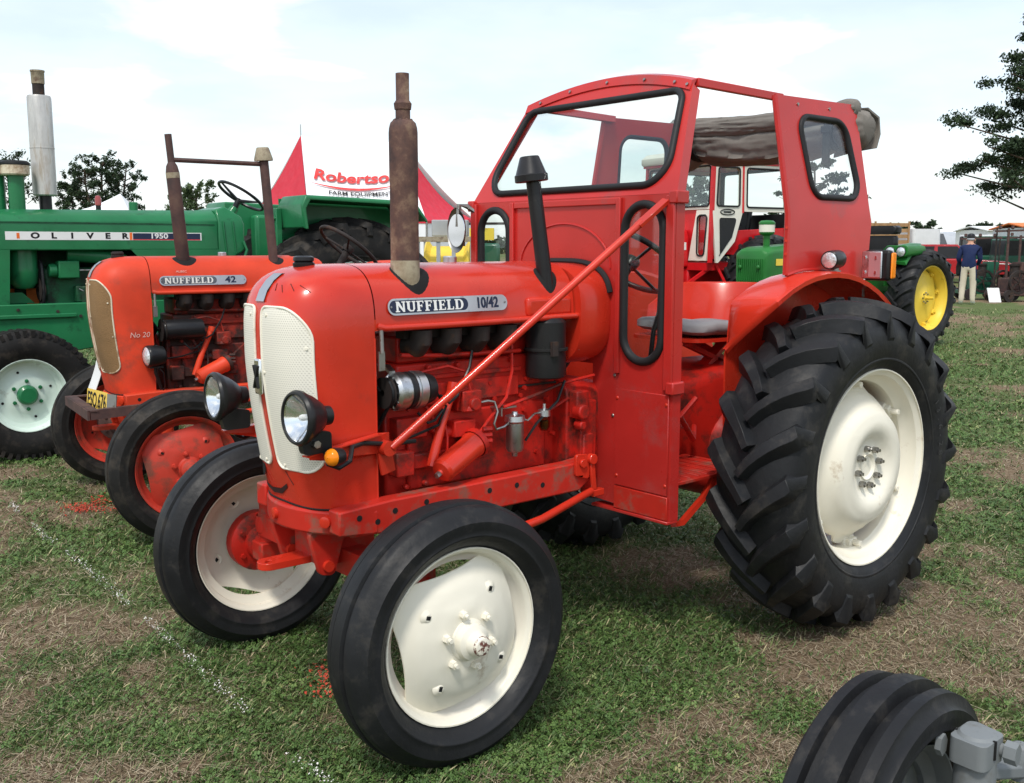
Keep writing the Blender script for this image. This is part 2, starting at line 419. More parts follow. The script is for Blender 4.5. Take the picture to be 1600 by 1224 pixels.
def front_wheel(parent, loc, s, rimm, discm, hubm, tyrem, Rt=.385, steer=0, worn=True, capm=None, rf=.2595, cut0=100, cracked=False):
    k = rf/.2595
    prof = [(.2595, 0), (.2600, -.005), (.2520, -.010), (.2450, -.018), (.2420, -.034), (.2300, -.045), (.2160, -.052), (.2160, -.066), (.2300, -.074), (.2430, -.082), (.2460, -.098), (.2560, -.106), (.2600, -.112)]
    prof = [(r*k, y) for r, y in prof]
    prof2 = [(r-.004, y) for r, y in reversed(prof)]
    o = obj('front_wheel', flipy(MB().lathe(prof+prof2, n=64, closed=True), s), rimm, parent)
    o.location = loc; o.rotation_euler = (0, 0, steer)
    ribs = [(Rt-.030, .073), (Rt-.014, .064), (Rt-.008, .050), (Rt-.007, .034), (Rt-.0125, .031), (Rt-.0125, .026), (Rt-.001, .022), (Rt, .010), (Rt, 0)]
    if not worn: ribs = [(Rt-.034, .080), (Rt-.012, .074), (Rt-.010, .052), (Rt-.026, .046), (Rt-.028, .026), (Rt-.002, .020), (Rt, 0)]
    tb = flipy(tyre_mesh(Rt, rf, .092, -.056, ribs), s)
    t = obj('tyre', tb, tyrem, o, smooth=50)
    def rout(t):
        a = 0
        for c in (cut0, cut0+90, cut0+180, cut0+270):
            dd = (math.degrees(t)-c+180) % 360-180
            if abs(dd) < 34: a = max(a, math.cos(dd/34*PI/2)**.8)
        return (.2385-.042*a)*k
    d = obj('wheel_disc', flipy(polar_disc([(.045, .022), (.098, .022), (.112, .016), (.150, .006), (.195, -.018), (.240, -.044)], rout), s), discm, o)
    for q in range(4):
        t_ = R(cut0+45+90*q); x, z = .155*math.sin(t_), .155*math.cos(t_)
        mb = MB().lathe([(.006, .009), (.010, .009), (.022, -.001)], (x, 0, z), n=14); flipy(mb, s)
        obj('slot_boss', mb, discm, o)
        mb = MB().box(-.0055, .0055, -.004, .0098, -.007, .007, Matrix.Translation((x, 0, z)) @ Matrix.Rotation(t_+.3, 4, 'Y')); flipy(mb, s)
        obj('slot', mb, 'black_matt', o, smooth=0)
    hb = MB().lathe([(.001, .094), (.012, .094), (.024, .090), (.031, .074), (.036, .058), (.050, .050), (.054, .030), (.060, .026), (.064, .010)], n=28); flipy(hb, s)
    h = obj('hub', hb, hubm, o)
    if capm:
        cp = MB().lathe([(.001, .0955), (.012, .0955), (.0245, .0915), (.029, .082)], n=20); flipy(cp, s)
        obj('hub_cap', cp, capm, o)
    nuts(o, .081, .023, 6, s, hubm, rad=.013, ln=.016, ph=.25)
    ib = MB().lathe([(.03, -.17), (.042, -.165), (.045, -.118), (.060, -.112), (.064, -.090), (.100, -.086), (.112, -.078), (.112, -.03), (.09, -.012)], n=28); flipy(ib, s)
    ibo = obj('hub_drum', ib, {'grey_casting': 'grey_casting', 'red_rim': 'rust_dark'}.get(rimm, 'red_engine'), o)
    for q in range(6):
        t_ = PI/3*q; mb = MB().cyl((.085*math.sin(t_), -.082, .085*math.cos(t_)), (.085*math.sin(t_), -.098, .085*math.cos(t_)), .009, n=6); flipy(mb, s)
        obj('drum_bolt', mb, {'grey_casting': 'grey_casting', 'red_rim': 'rust_dark'}.get(rimm, 'red_engine'), o)
    return o
def rear_wheel(parent, loc, s, rimm, tyrem, ph=0, full=True):
    prof = [(.380, 0), (.381, -.006), (.372, -.012), (.362, -.020), (.357, -.045), (.348, -.060), (.335, -.075), (.333, -.20), (.345, -.235), (.357, -.25), (.362, -.275), (.374, -.292), (.380, -.30)]
    prof2 = [(r-.005, y) for r, y in reversed(prof)]
    o = obj('rear_wheel', flipy(MB().lathe(prof+prof2, n=72, closed=True), s), rimm, parent); o.location = loc
    tb = lug_tyre(MB(), .607, .178, -.150, 20, .040, .056, .30, ph=ph); flipy(tb, s)
    obj('tyre', tb, tyrem, o, bevel=.004, seg=1, smooth=32)
    def rout(t):
        a = max(0, math.cos(6*t+.5))
        return .290+.030*a**.6
    dp = [(.047, -.030), (.095, -.030), (.112, -.022), (.135, -.002), (.165, .004), (.205, -.006), (.262, -.062), (.288, -.100), (.325, -.118)]
    obj('wheel_disc', flipy(polar_disc(dp, rout, m=16, th=.008), s), rimm, o)
    nuts(o, .074, -.028, 8, s, 'steel', rad=.0125, ln=.018, ph=.2)
    hb = MB().lathe([(.001, -.036), (.040, -.034), (.050, -.024), (.052, -.030), (.06, -.08), (.12, -.16), (.13, -.36)], n=24); flipy(hb, s)
    obj('hub', hb, rimm, o)
    for q in range(6):
        t = PI/3*q-.5/6; 
        mb = MB().bar((0, -.132, .300), (0, -.132, .336), .07, .055, up=(0, 1, 0))
        mb.box(-.026, .026, -.132, -.085, .302, .334); mb.cyl((0, -.09, .318), (0, -.052, .318), .013, n=10)
        mb.v = [tuple(Matrix.Rotation(-t, 3, 'Y') @ Vector(v)) for v in mb.v]; flipy(mb, s)
        obj('rim_clamp', mb, rimm, o, bevel=.004)
    mb = MB().cyl((.20, -.12, .255), (.192, -.10, .245), .007, n=8); flipy(mb, s)
    obj('valve', mb, 'black', o)
    return o

# ------------------------------------------------------------------ slab-serif badge lettering
def serif_word(word, h, o, xd, up, ex=.0012, xs=1.0):
    o = Vector(o); xd = Vector(xd).normalized(); up = Vector(up).normalized(); nn = xd.cross(up)
    S = .20; T_ = .11
    def rect(x0, x1, y0, y1): return [(x0, y0), (x1, y0), (x1, y1), (x0, y1)]
    def glyph(c):
        p = []; w = .62
        if c == 'N':
            w = .80; p = [rect(.08, .08+S*.8, 0, 1), rect(.60, .60+S*.7, 0, 1), [(.02, 1), (.30, 1), (.74, 0), (.60, 0)], rect(0, .34, 0, T_), rect(.5, .8, 1-T_, 1)]
        elif c == 'U':
            w = .76; p = [rect(.08, .08+S, .25, 1), rect(.54, .54+S*.75, .25, 1), rect(0, .36, 1-T_, 1), rect(.46, .76, 1-T_, 1), [(.08, .26), (.28, .26), (.34, .14), (.26, .02)], [(.26, .02), (.34, .14), (.50, .14), (.56, .02)], [(.56, .02), (.50, .14), (.54, .26), (.69, .26)]]
        elif c == 'F':
            p = [rect(.07, .07+S, 0, 1), rect(0, .36, 0, T_), rect(0, .58, 1-T_, 1), rect(.50, .58, .74, 1), rect(.2, .44, .46, .58), rect(.40, .47, .38, .66)]
        elif c == 'I':
            w = .38; p = [rect(.07, .07+S*1.1, 0, 1), rect(0, .36, 0, T_), rect(0, .36, 1-T_, 1)]
        elif c == 'E':
            w = .64; p = [rect(.07, .07+S, 0, 1), rect(0, .6, 0, T_), rect(0, .58, 1-T_, 1), rect(.50, .58, .74, 1), rect(.52, .6, 0, .26), rect(.2, .44, .46, .58), rect(.40, .47, .38, .66)]
        elif c == 'L':
            p = [rect(.07, .07+S, 0, 1), rect(0, .36, 1-T_, 1), rect(0, .58, 0, T_), rect(.5, .58, 0, .3)]
        elif c == 'D':
            w = .76; p = [rect(.07, .07+S, 0, 1), rect(0, .42, 0, T_), rect(0, .42, 1-T_, 1)]
            for k in range(8):
                a, b = PI/2-PI*k/8, PI/2-PI*(k+1)/8
                f = lambda t, r, q: (.40+r*math.cos(t), .5+q*math.sin(t))
                p.append([f(a, .34, .5), f(b, .34, .5), f(b, .14, .5-T_), f(a, .14, .5-T_)])
        return p, w
    mb = MB(); x = 0; gs = []
    for c in word: g, w = glyph(c); gs.append((x, g)); x += w+.06
    tot = x-.06
    i = 0
    for x0, g in gs:
        for poly in g:
            i += 1
            mb.add([o+xd*((a+x0-tot/2)*h*xs)+up*((b-.5)*h)+nn*(ex+.00002*(i % 9)) for a, b in poly], [tuple(range(len(poly)))])
    return mb, tot*h

# ------------------------------------------------------------------ the two red tractors of one make
SX, BB, Z0, CC, NE = 1.83, .22, 1.20, .225, 3.2       # seam x, half width, spring line, crown height, exponent
def na(z): return .275 if z > 1.15 else .275-.072*((1.15-z)/.47)**1.5
def nose_x(y, z):
    q = 1-abs(y/BB)**NE-(max(0, z-Z0)/CC)**NE
    return SX+na(z)*max(0, q)**(1/NE)
def hood_y(z): return BB*max(0, 1-(max(0, z-Z0)/CC)**NE)**(1/NE)
def spow(c, e): return math.copysign(abs(c)**e, c)
def hood_patch(cx, cy, rx, ry, off=.0045):
    def z(y): return Z0+CC*max(0, 1-abs(y/BB)**NE)**(1/NE)
    vs = [(cx, cy, z(cy)+off)]; fs = []; n = 28
    for j in (1, 2, 3, 4):
        for k in range(n):
            t = 2*PI*k/n; y = cy+ry*j/4*math.sin(t); q = 1 if j < 4 else 0
            nn_ = V(0, (abs(y)/BB)**2.2/BB, ((z(y)-Z0)/CC)**2.2/CC).normalized(); p = V(cx+rx*j/4*math.cos(t), y, z(y))+nn_*off*q
            vs.append(tuple(p))
    fs += [(0, 1+k, 1+(k+1) % n) for k in range(n)]
    for j in range(3): fs += [(1+j*n+k, 1+(j+1)*n+k, 1+(j+1)*n+(k+1) % n, 1+j*n+(k+1) % n) for k in range(n)]
    return MB().add(vs, fs)
def make_nuffield(root, v):
    red, eng, body = v['red'], v['eng'], root; worn = v.get('worn', red)
    e = 2/NE
    # nose cowl
    rows = []; nph = 40
    for z in [.68, .70, .74, .78, .82, .86, .90, .94, .98, 1.02, 1.08, 1.14, 1.20]:
        rows.append([(SX+na(z)*spow(math.cos(t), e), BB*spow(math.sin(t), e), z) for t in [-PI/2+PI*k/nph for k in range(nph+1)]])
    for j in range(1, 13):
        ps = PI/2*j/12; cp = max(math.cos(ps), 1e-4)**e; sp = math.sin(ps)**e
        rows.append([(SX+na(1.2)*cp*spow(math.cos(t), e), BB*cp*spow(math.sin(t), e), Z0+CC*sp) for t in [-PI/2+PI*k/nph for k in range(nph+1)]])
    mb = MB().loft(rows, cap=False, closed=False)
    cowl = obj('nose_cowl', mb, red, body, smooth=60)
    mb = MB()                                                   # rear edge flange of the cowl
    mb.loft([[(SX-.004, y, z), (SX+.0, y+.003*sg, z), (SX+.003, y, z)] for sg in (1,) for y, z in [(BB, .68), (BB, 1.2)]], cap=True)
    obj('seam_strip', mb, red, cowl)
    # hood
    secs = []; ns = 44
    prof = [(BB, 1.232)]+[(BB*spow(math.cos(t), e), Z0+CC*math.sin(t)**e) for t in [.12+(PI-.24)*k/ns for k in range(ns+1)]]+[(-BB, 1.232)]
    for x, k in ((SX-.004, 1), (1.5, 1.0), (1.10, 1.0), (.99, 1.015)):
        secs.append([(x, y*k, Z0+(z-Z0)*(1+(k-1)*.6)) for y, z in prof])
    hood = obj('hood', MB().loft(secs, cap=False, closed=False), red, body, smooth=60)
    for s in (1, -1):                                           # rolled lower edge of the hood
        mb = MB().tube([(SX-.012, s*(BB-.002), 1.236), (SX-.03, s*(BB+.008), 1.230), (1.4, s*(BB+.010), 1.230), (.86, s*(BB+.018), 1.236)], .011, n=10)
        obj('hood_lip', mb, red, hood)
    # fuel tank shell behind the hood
    secs = []
    for x, k in ((.832, 1.02), (.86, 1.06), (.93, 1.06), (.985, 1.03)):
        sc = []
        for q in range(40):
            t = 2*PI*q/40; sc.append((x, .248*k*spow(math.cos(t), .62), 1.232+.176*k*spow(math.sin(t), .62)))
        secs.append(sc)
    obj('fuel_tank', MB().loft(secs), red, body, smooth=50)
    mb = MB().box(1.005, 1.215, .205, .232, 1.238, 1.305); obj('hood_bulge', mb, red, hood, bevel=.014, seg=3)
    # cap, openings and ornaments on top
    obj('radiator_cap', MB().lathe([(.001, .030), (.024, .030), (.032, .026), (.033, .016), (.028, .012), (.034, .008), (.034, 0), (.03, -.012)], (1.945, 0, 1.420), (0,0,1), 24), v['capm'], cowl)
    obj('small_cap', MB().lathe([(.001, .022), (.02, .022), (.024, .018), (.024, -.01)], (1.36, -.02, 1.424), (0,0,1), 20), 'aluminium', hood)
    mb = MB().loft([[(nose_x(y, z)+.004 if dx else nose_x(y, z)-.004, y, z+.003*dx) for y in (-.026, -.013, 0, .013, .026)] for z, dx in ((1.31, 0), (1.312, 1), (1.345, 1), (1.375, 1), (1.395, 1), (1.398, 0))], cap=False, closed=False)
    obj('nose_ornament', mb, 'aluminium', cowl)
    # two perforated grille panels
    for s in (1, -1):
        zb, zt, yi, yo = .800, 1.300, .022, .192
        def edges(z):
            r1, r2, a, b_ = .045, .10, yi, yo
            lo, hi = a, b_
            if z > zt-r2: hi = b_-r2*.8+.8*math.sqrt(max(0, r2*r2-(z-(zt-r2))**2))
            if z > zt-.02: lo = a+.02-math.sqrt(max(0, .0004-(z-(zt-.02))**2))
            if z < zb+r1: hi = min(hi, b_-r1+math.sqrt(max(0, r1*r1-(zb+r1-z)**2)))
            if z < zb+.03: lo = a+.03-math.sqrt(max(0, .0009-(zb+.03-z)**2))
            return lo, hi
        zs = [zb+(zt-zb)*(1-math.cos(PI*k/34))/2 for k in range(35)]
        def pt(y, z, off): 
            dy = .004; g = (nose_x(min(y+dy, .215), z)-nose_x(max(0, y-dy), z))/(2*dy); nn = Vector((1, -g, 0)).normalized()
            return (nose_x(y, z)+nn.x*off, s*(y+nn.y*off), z)
        mb = MB().loft([[pt(edges(z)[0]+(edges(z)[1]-edges(z)[0])*k/14, z, .003) for k in range(15)] for z in zs], cap=False, closed=False)
        g = obj('grille_panel', mb, v['grille'], cowl, smooth=60)
        path = [pt(edges(z)[0], z, .003) for z in zs]+[pt(edges(z)[1], z, .003) for z in reversed(zs)]
        obj('grille_frame', MB().tube(path, .0042, n=8, closed=True), v['gframe'], g)
        sc_me = None
        for (yy, z) in ((.05, 1.275), (.182, 1.18), (.186, 1.0), (.06, .812), (.03, 1.1)):
            if yy > edges(z)[1]: yy = edges(z)[1]-.008
            q = pt(yy, z, .003); p2 = pt(yy, z, .0065)
            obj('grille_screw', MB().cyl(q, p2, .0045, n=8), v['gframe'], g)
    if v['badge']:
        mb = MB().box(nose_x(0, 1.08)+.002, nose_x(0, 1.08)+.016, -.02, .02, 1.03, 1.14)
        bdg = obj('nose_emblem', mb, 'chrome', cowl, bevel=.006)
        mb = MB(); x = nose_x(0, 1.08)+.018
        mb.bar((x, -.014, 1.05), (x, .014, 1.12), .006, .009, up=(1,0,0)); mb.bar((x, .014, 1.05), (x, -.014, 1.12), .0055, .009, up=(1,0,0))
        obj('emblem_relief', mb, 'black', bdg)
    # side badge with its lettering
    up = (0, -.15, 1); o = Vector((1.543, .2195, 1.293)); upv = Vector(up).normalized(); nn = Vector((-1, 0, 0)).cross(upv)
    def bf(a, b): return lambda u, w_, t: o+Vector((-1, 0, 0))*u+upv*w_+nn*(t+a)
    st = rpoly([(-.24, -.026), (.24, -.026), (.24, .026), (-.24, .026)], .0258, 8)
    bd = obj('name_badge', MB().plate(st, [], bf(0, 0), .004), 'aluminium', body)
    dk = rpoly([(-.234, -.020), (.072, -.020), (.072, .020), (-.234, .020)], .0198, 8)
    obj('badge_field', MB().plate(dk, [], bf(.004, 0), .0008), v['bfield'], bd)
    mb, _ = serif_word('NUFFIELD', .033, o+Vector((-1, 0, 0))*-.081+nn*.0052, (-1, 0, 0), up, xs=1.44)
    for k, q in enumerate(mb.v): pass
    obj('badge_lettering', mb, 'print_white' if v['badge'] else 'chalk', bd, smooth=0, fix=False)
    text('badge_number', v['num'], .034, 'badge_dark', bd, o+Vector((-1, 0, 0))*v['numx']+nn*.0046, (-1, 0, 0), up, bold=.03, xs=v['numw'])
    for s_ in (-1, 1):
        q = o+Vector((-1, 0, 0))*(s_*.229)+nn*.0048
        obj('badge_rivet', MB().cyl(q, q+nn*.002, .0035, n=8), 'steel', bd)
    # exhaust
    v['exhaust'](body)
    v['intake'](body)
    # engine
    mb = MB().box(.98, 1.74, -.15, .125, .60, .985).box(1.00, 1.70, -.14, .140, .985, 1.10).box(1.02, 1.68, -.12, .115, 1.10, 1.19)
    mb.box(1.05, 1.66, .125, .142, .68, .93)
    en = obj('engine', mb, eng, body, bevel=.010)
    mb = MB()
    for x in (1.64, 1.52, 1.40, 1.28): mb.tube([(x, .13, 1.16), (x, .175, 1.163), (x, .195, 1.18), (x, .195, 1.215)], [.040, .038, .036, .036], n=16)
    mb.box(1.22, 1.68, .11, .16, 1.185, 1.225)
    obj('exhaust_manifold', mb, 'dark_iron', en)
    mb = MB().box(1.18, 1.66, .14, .155, 1.045, 1.06).box(1.19, 1.62, .142, .152, .96, 1.03)
    for x in (1.22, 1.34, 1.46, 1.58): mb.cyl((x, .14, 1.085), (x, .158, 1.085), .010, n=6)
    mb.tube([(1.70, .165, 1.135), (1.55, .172, 1.125), (1.2, .172, 1.118)], .008)
    obj('cylinder_head_cover', mb, eng, en, bevel=.003)
    # fan, belt and radiator inside the cowl
    obj('radiator', MB().box(1.835, 1.885, -.19, .19, .70, 1.36), 'black_matt', body)
    mb = MB().lathe([(.085, -.012), (.10, -.008), (.10, .008), (.085, .012)], (1.775, .0, .90), (1,0,0), 24, closed=True)
    obj('fan_pulley', mb, 'red_engine', en)
    mb = MB()
    for k in range(4):
        mb.box(-.004, .004, -.03, .03, .04, .19, Matrix.Translation((1.805, 0, .98)) @ Matrix.Rotation(PI/2*k+.4, 4, 'X') @ Matrix.Rotation(.5, 4, 'Z'))
    obj('fan_blades', mb, 'black_matt', en)
    # alternator or dynamo
    ax = Vector((1.70, .195, 1.025))
    if v['alt']:
        al = obj('alternator', MB().lathe([(.02, -.062), (.050, -.060), (.060, -.050), (.062, -.022), (.058, -.020), (.058, .020), (.062, .022), (.060, .050), (.045, .060), (.02, .06)], ax, (-1, 0, 0), 28), 'aluminium', en)
        obj('alternator_core', MB().lathe([(.0595, -.010), (.0605, -.008), (.0605, .010), (.0595, .012)], ax, (-1, 0, 0), 28), 'black', al)
        obj('alternator_cover', MB().lathe([(.001, .104), (.03, .104), (.044, .095), (.052, .07), (.054, .058)], ax, (-1, 0, 0), 24), 'black', al)
        for k in range(10):
            t = 2*PI*k/10; q = ax+Vector((.058, .052*math.cos(t), .052*math.sin(t)))
            obj('vent_rib', MB().bar(q, ax+Vector((.064, .026*math.cos(t), .026*math.sin(t))), .006, .005), 'aluminium', al)
        obj('pulley', MB().lathe([(.01, .066), (.048, .068), (.036, .076), (.036, .080), (.050, .088), (.01, .09)], ax, (1, 0, 0), 28), 'dark_iron', al)
        mb = MB().tube([ax+Vector((.078, .040*math.cos(t), .040*math.sin(t))) for t in (-.9, -.3, .3, 1.0, 1.7)]+[(1.777, .09, .96), (1.777, .03, .82), (1.777, .02, .80), (1.777, .06, .80), (1.777, .16, .93)], .007, n=6, closed=True)
        obj('fan_belt', mb, 'rubber', en)
        obj('alternator_bracket', MB().bar((1.73, .13, 1.10), (1.75, .19, 1.085), .02, .012), 'steel', en)
    else:
        al = obj('dynamo', MB().lathe([(.015, -.10), (.050, -.10), (.055, -.09), (.055, .10), (.05, .115), (.02, .115)], ax+Vector((-.03, 0, .0)), (-1, 0, 0), 24), 'black', en)
        obj('pulley', MB().lathe([(.01, .09), (.060, .092), (.045, .10), (.045, .104), (.062, .112), (.01, .113)], ax+Vector((-.03, 0, 0)), (1, 0, 0), 24), 'dark_iron', al)
    # oil filter, filler tube, fuel filters, pump
    a, b_ = Vector((1.605, .245, .752)), Vector((1.43, .205, .822)); dd = (b_-a)
    of = obj('oil_filter', MB().lathe([(.001, -.006), (.010, -.006), (.012, .0), (.034, .004), (.042, .014), (.043, .165), (.046, .170), (.046, .185)], a, dd, 24), red, en)
    obj('filter_bolt', MB().cyl(a-dd.normalized()*.022, a, .010, n=6), 'steel', of)
    mb = MB().lathe([(.05, 0), (.052, .02), (.03, .032), (.001, .035)], a+dd.normalized()*.185, dd, 20).cyl(b_, (1.38, .12, .85), .036, n=12)
    for k in range(3): mb.cyl(b_+Vector((-.01, .03, .01+.02*k)), b_+Vector((-.04, .04, .01+.02*k)), .009, n=6)
    obj('filter_head', mb, eng, en)
    obj('oil_filler', MB().tube([(1.50, .17, 1.005), (1.555, .185, .90), (1.61, .20, .765)], .0165, n=12).cyl((1.49, .168, 1.03), (1.497, .17, 1.003), .021, n=12), red, en)
    fp = V(1.262, .215, .84)
    if v['alt']:
        ff = obj('fuel_filter', MB().lathe([(.001, .018), (.01, .018), (.012, .01), (.034, .004), (.036, -.014), (.031, -.02)], fp+V(0, 0, .055), (0, 0, 1), 24), 'aluminium', en)
        obj('filter_bowl', MB().lathe([(.031, .034), (.031, -.055), (.026, -.066), (.012, -.070), (.010, -.084), (.001, -.086)], fp, (0, 0, 1), 24), 'steel', ff)
        obj('filter_bracket', MB().bar(fp+V(.05, -.05, .085), fp+V(-.03, -.05, .085), .05, .006).bar(fp+V(.05, -.03, .06), fp+V(.05, -.03, .088), .04, .005, up=(1,0,0)), 'steel', ff)
        f2 = V(1.115, .205, .885)
        sb = obj('sediment_bowl', MB().lathe([(.001, .04), (.006, .04), (.007, .022), (.022, .018), (.023, -.004), (.01, -.004)], f2, (0, 0, 1), 20), 'aluminium', en)
        obj('bowl_glass', MB().lathe([(.021, -.004), (.021, -.042), (.014, -.056), (.001, -.058)], f2, (0, 0, 1), 20), 'fuel_glass', sb)
        obj('bowl_sediment', MB().lathe([(.0155, -.022), (.0155, -.042), (.01, -.052), (.001, -.053)], f2, (0, 0, 1), 16), 'rust', sb)
        mb = MB().tube([(1.40, .19, .955), (1.37, .20, .96), (1.345, .205, .955), (1.335, .21, .92), (1.355, .215, .88), (1.345, .215, .86), (1.31, .215, .865), (1.27, .215, .885)], .0045, n=6)
        mb.tube([fp+V(-.03, 0, .045), fp+V(-.06, .0, .035), fp+V(-.09, 0, .055), f2+V(.02, 0, .01)], .004, n=6)
        obj('fuel_pipe', mb, 'steel', en)
    mb = MB().box(1.395, 1.475, .13, .20, .93, 1.0).cyl((1.43, .19, .955), (1.43, .215, .955), .022, n=14).box(1.41, 1.50, .13, .185, .845, .90)
    mb.lathe([(.001, .03), (.03, .03), (.045, .015), (.047, 0), (.03, -.004)], (1.43, .165, .93), (0, 0, 1), 16)
    obj('fuel_pump', mb, eng, en, bevel=.004)
    mb = MB()
    for path in ([(1.62, .165, 1.075), (1.52, .175, 1.088), (1.45, .18, 1.065), (1.43, .185, .99)], [(1.235, .165, 1.19), (1.24, .175, 1.05), (1.27, .18, .96), (1.36, .19, .89), (1.42, .2, .84)], [(1.30, .2, .93), (1.15, .2, .96), (1.02, .2, .99), (.88, .22, 1.01)], [(1.08, .2, .90), (1.0, .2, .93), (.93, .2, .94)], [(1.60, .16, .96), (1.57, .175, .90), (1.56, .18, .80)], [(1.53, .16, .93), (1.525, .175, .85), (1.53, .18, .78)]):
        mb.tube(path, .0055, n=6)
    obj('engine_pipes', mb, eng, en)
    mb = MB().bar((1.66, .15, .78), (1.35, .15, .78), .03, .05).box(1.60, 1.72, .12, .17, .86, .93).box(1.66, 1.73, .12, .18, .74, .82).cyl((1.56, .15, .86), (1.40, .15, .865), .02, n=10)
    for x in (1.68, 1.60, 1.50): mb.cyl((x, .14, .70), (x, .165, .70), .011, n=6).cyl((x-.03, .14, .875), (x-.03, .175, .875), .011, n=6)
    obj('engine_bosses', mb, eng, en, bevel=.005)
    # wiring, hoses and bolts
    for path in ([(1.60, .21, 1.02), (1.55, .205, .96), (1.58, .20, .90), (1.68, .20, .875), (1.76, .215, .87)], [(1.58, .215, 1.00), (1.54, .21, .97), (1.50, .20, .99), (1.44, .19, 1.08), (1.40, .17, 1.19)], [(1.66, .20, .95), (1.63, .215, .915), (1.60, .21, .92), (1.56, .20, .95)], [(1.02, .21, 1.0), (1.06, .215, .93), (1.16, .215, .86), (1.20, .20, .80)]): obj('wiring', MB().tube(path, .005, n=6), 'black', en)
    hb_ = None
    for x, z in [(1.66-.085*k, 1.012) for k in range(7)]+[(1.66-.12*k, .955) for k in range(5)]+[(1.63-.09*k, .645) for k in range(7)]+[(1.16, .98), (1.16, .90), (1.05, .93), (1.02, .80), (1.10, .74), (.99, .72)]:
        if hb_ is None: hb_ = obj('engine_bolt', MB().cyl((0, .0, 0), (0, .016, 0), .0085, n=6), eng, en, bevel=.001, seg=1); q_ = hb_
        else: q_ = bpy.data.objects.new('engine_bolt', hb_.data); C.objects.link(q_); q_.parent = en
        q_.location = (x, .139 if z > .68 else .124, z)
    obj('head_gasket', MB().box(1.0, 1.70, .128, .1435, .983, .990), 'dark_iron', en)
    # air cleaner
    ac = obj('air_cleaner', MB().lathe([(.001, 0), (.055, 0), (.070, .006), (.072, .02), (.072, .098), (.075, .10), (.075, .107), (.072, .109), (.072, .20), (.06, .215), (.03, .22)], (1.095, .190, 1.015), (0, 0, 1), 30), 'black', en)
    obj('cleaner_band', MB().lathe([(.0735, .098), (.079, .10), (.079, .108), (.0735, .110)], (1.095, .190, 1.015), (0, 0, 1), 30), 'black_matt', ac)
    obj('cleaner_clip', MB().box(1.11, 1.135, .258, .272, 1.10, 1.15), 'dark_iron', ac)
    # springs hooks holding the hood
    for (x, z) in ((1.815, 1.155), (.965, 1.165)):
        hk = obj('hood_catch', MB().tube([(x, .232, z+.07), (x, .236, z)], .007, n=10).box(x-.012, x+.010, .226, .233, z-.055, z+.005), 'steel', body)
    # gearbox, bell housing, rear axle
    secs = []
    for x, hy, z0, z1 in ((1.0, .20, .62, 1.00), (.9, .20, .60, 1.00), (.6, .17, .52, .93), (.3, .17, .48, .93), (.12, .20, .42, .98), (-.25, .20, .42, .98)):
        secs.append([(x, y, z) for y, z in rpoly([(-hy, z0), (hy, z0), (hy, z1), (-hy, z1)], .06, 4)])
    gb = obj('gearbox', MB().loft(secs), eng, body, bevel=.006)
    for s in (1, -1):
        mb = MB().lathe([(.17, .18), (.165, .21), (.12, .26), (.10, .34), (.11, .40), (.15, .42), (.15, .47), (.08, .48), (.07, .66)], (0, 0, .634), (0, s, 0), 28)
        for k in range(8):
            t = 2*PI*k/8; mb.cyl((.145*math.sin(t), s*.205, .634+.145*math.cos(t)), (.145*math.sin(t), s*.228, .634+.145*math.cos(t)), .012, n=6)
        obj('axle_housing', mb, eng, gb)
    mb = MB().box(.88, .96, .17, .235, .66, .92).bar((.93, .235, .80), (.93, .235, .58), .05, .02, up=(0,1,0)).box(.93, .99, .2, .245, .86, .96)
    mb.cyl((.97, .22, .885), (.97, .265, .885), .028, n=14).cyl((.97, .22, .835), (.97, .26, .835), .018, n=10)
    obj('housing_bracket', mb, eng, gb, bevel=.006)
    # frame rails with bolt holes, front band
    for s in (1, -1):
        mb = MB().plate([(2.00, .615), (1.86, .600), (1.0, .600), (.93, .645), (.93, .715), (1.04, .705), (1.82, .700), (2.00, .690)], [], lambda u, w_, t: (u, s*(.205+t), w_), .065)
        fr = obj('frame_rail', mb, worn, body, bevel=.006)
        if s > 0:
            for x, z in ((1.93, .662), (1.865, .640), (1.80, .664), (1.68, .672), (1.55, .640), (1.42, .668), (1.30, .668), (1.18, .65)):
                obj('bolt_hole', MB().cyl((x, .2695, z), (x, .2712, z), .0095, n=14), 'black_matt', fr)
            obj('rail_bracket', MB().plate(rpoly([(.96, .64), (1.03, .66), (1.03, .74), (.97, .735)], .012, 3), [], lambda u, w_, t: (u, .272+t, w_), .012).cyl((1.0, .285, .705), (1.0, .295, .705), .016, n=12), red, fr, bevel=.003)
            obj('brake_lever', MB().bar((.955, .285, .72), (.945, .29, .60), .022, .012, up=(0,1,0)).cyl((.955, .275, .715), (.955, .30, .715), .02, n=12).box(.90, .96, .27, .30, .575, .60), red, fr, bevel=.003)
    ol = [(1.86, -.272), (1.96, -.262)]+[(1.83+.225*math.cos(t)**.75, .255*math.sin(t)) for t in [R(q) for q in (-65, -50, -35, -20, -8, 0, 8, 20, 35, 50, 65)]]+[(1.96, .262), (1.86, .272)]
    fb = obj('front_band', MB().plate(ol, [], lambda u, w_, t: (u, w_, .602+t), .076), worn, body, bevel=.008)
    obj('cowl_seam', MB().tube([(SX+(na(.68)+.001)*spow(math.cos(t), e), (BB+.001)*spow(math.sin(t), e), .681) for t in [-PI/2+PI*k/48 for k in range(49)]], .0032, n=6), 'black_matt', cowl)
    for (x, y, z) in ((2.054, -.03, .64), (2.005, .20, .65)):
        obj('band_boss', MB().lathe([(.001, .012), (.010, .012), (.018, .010), (.020, -.03)], (x, y, z), (.85, y*2.5, 0), 16), red, fb)
    # front axle
    mb = MB().box(1.76, 1.96, -.085, .085, .47, .61).bar((1.85, -.50, .475), (1.85, .50, .475), .075, .085)
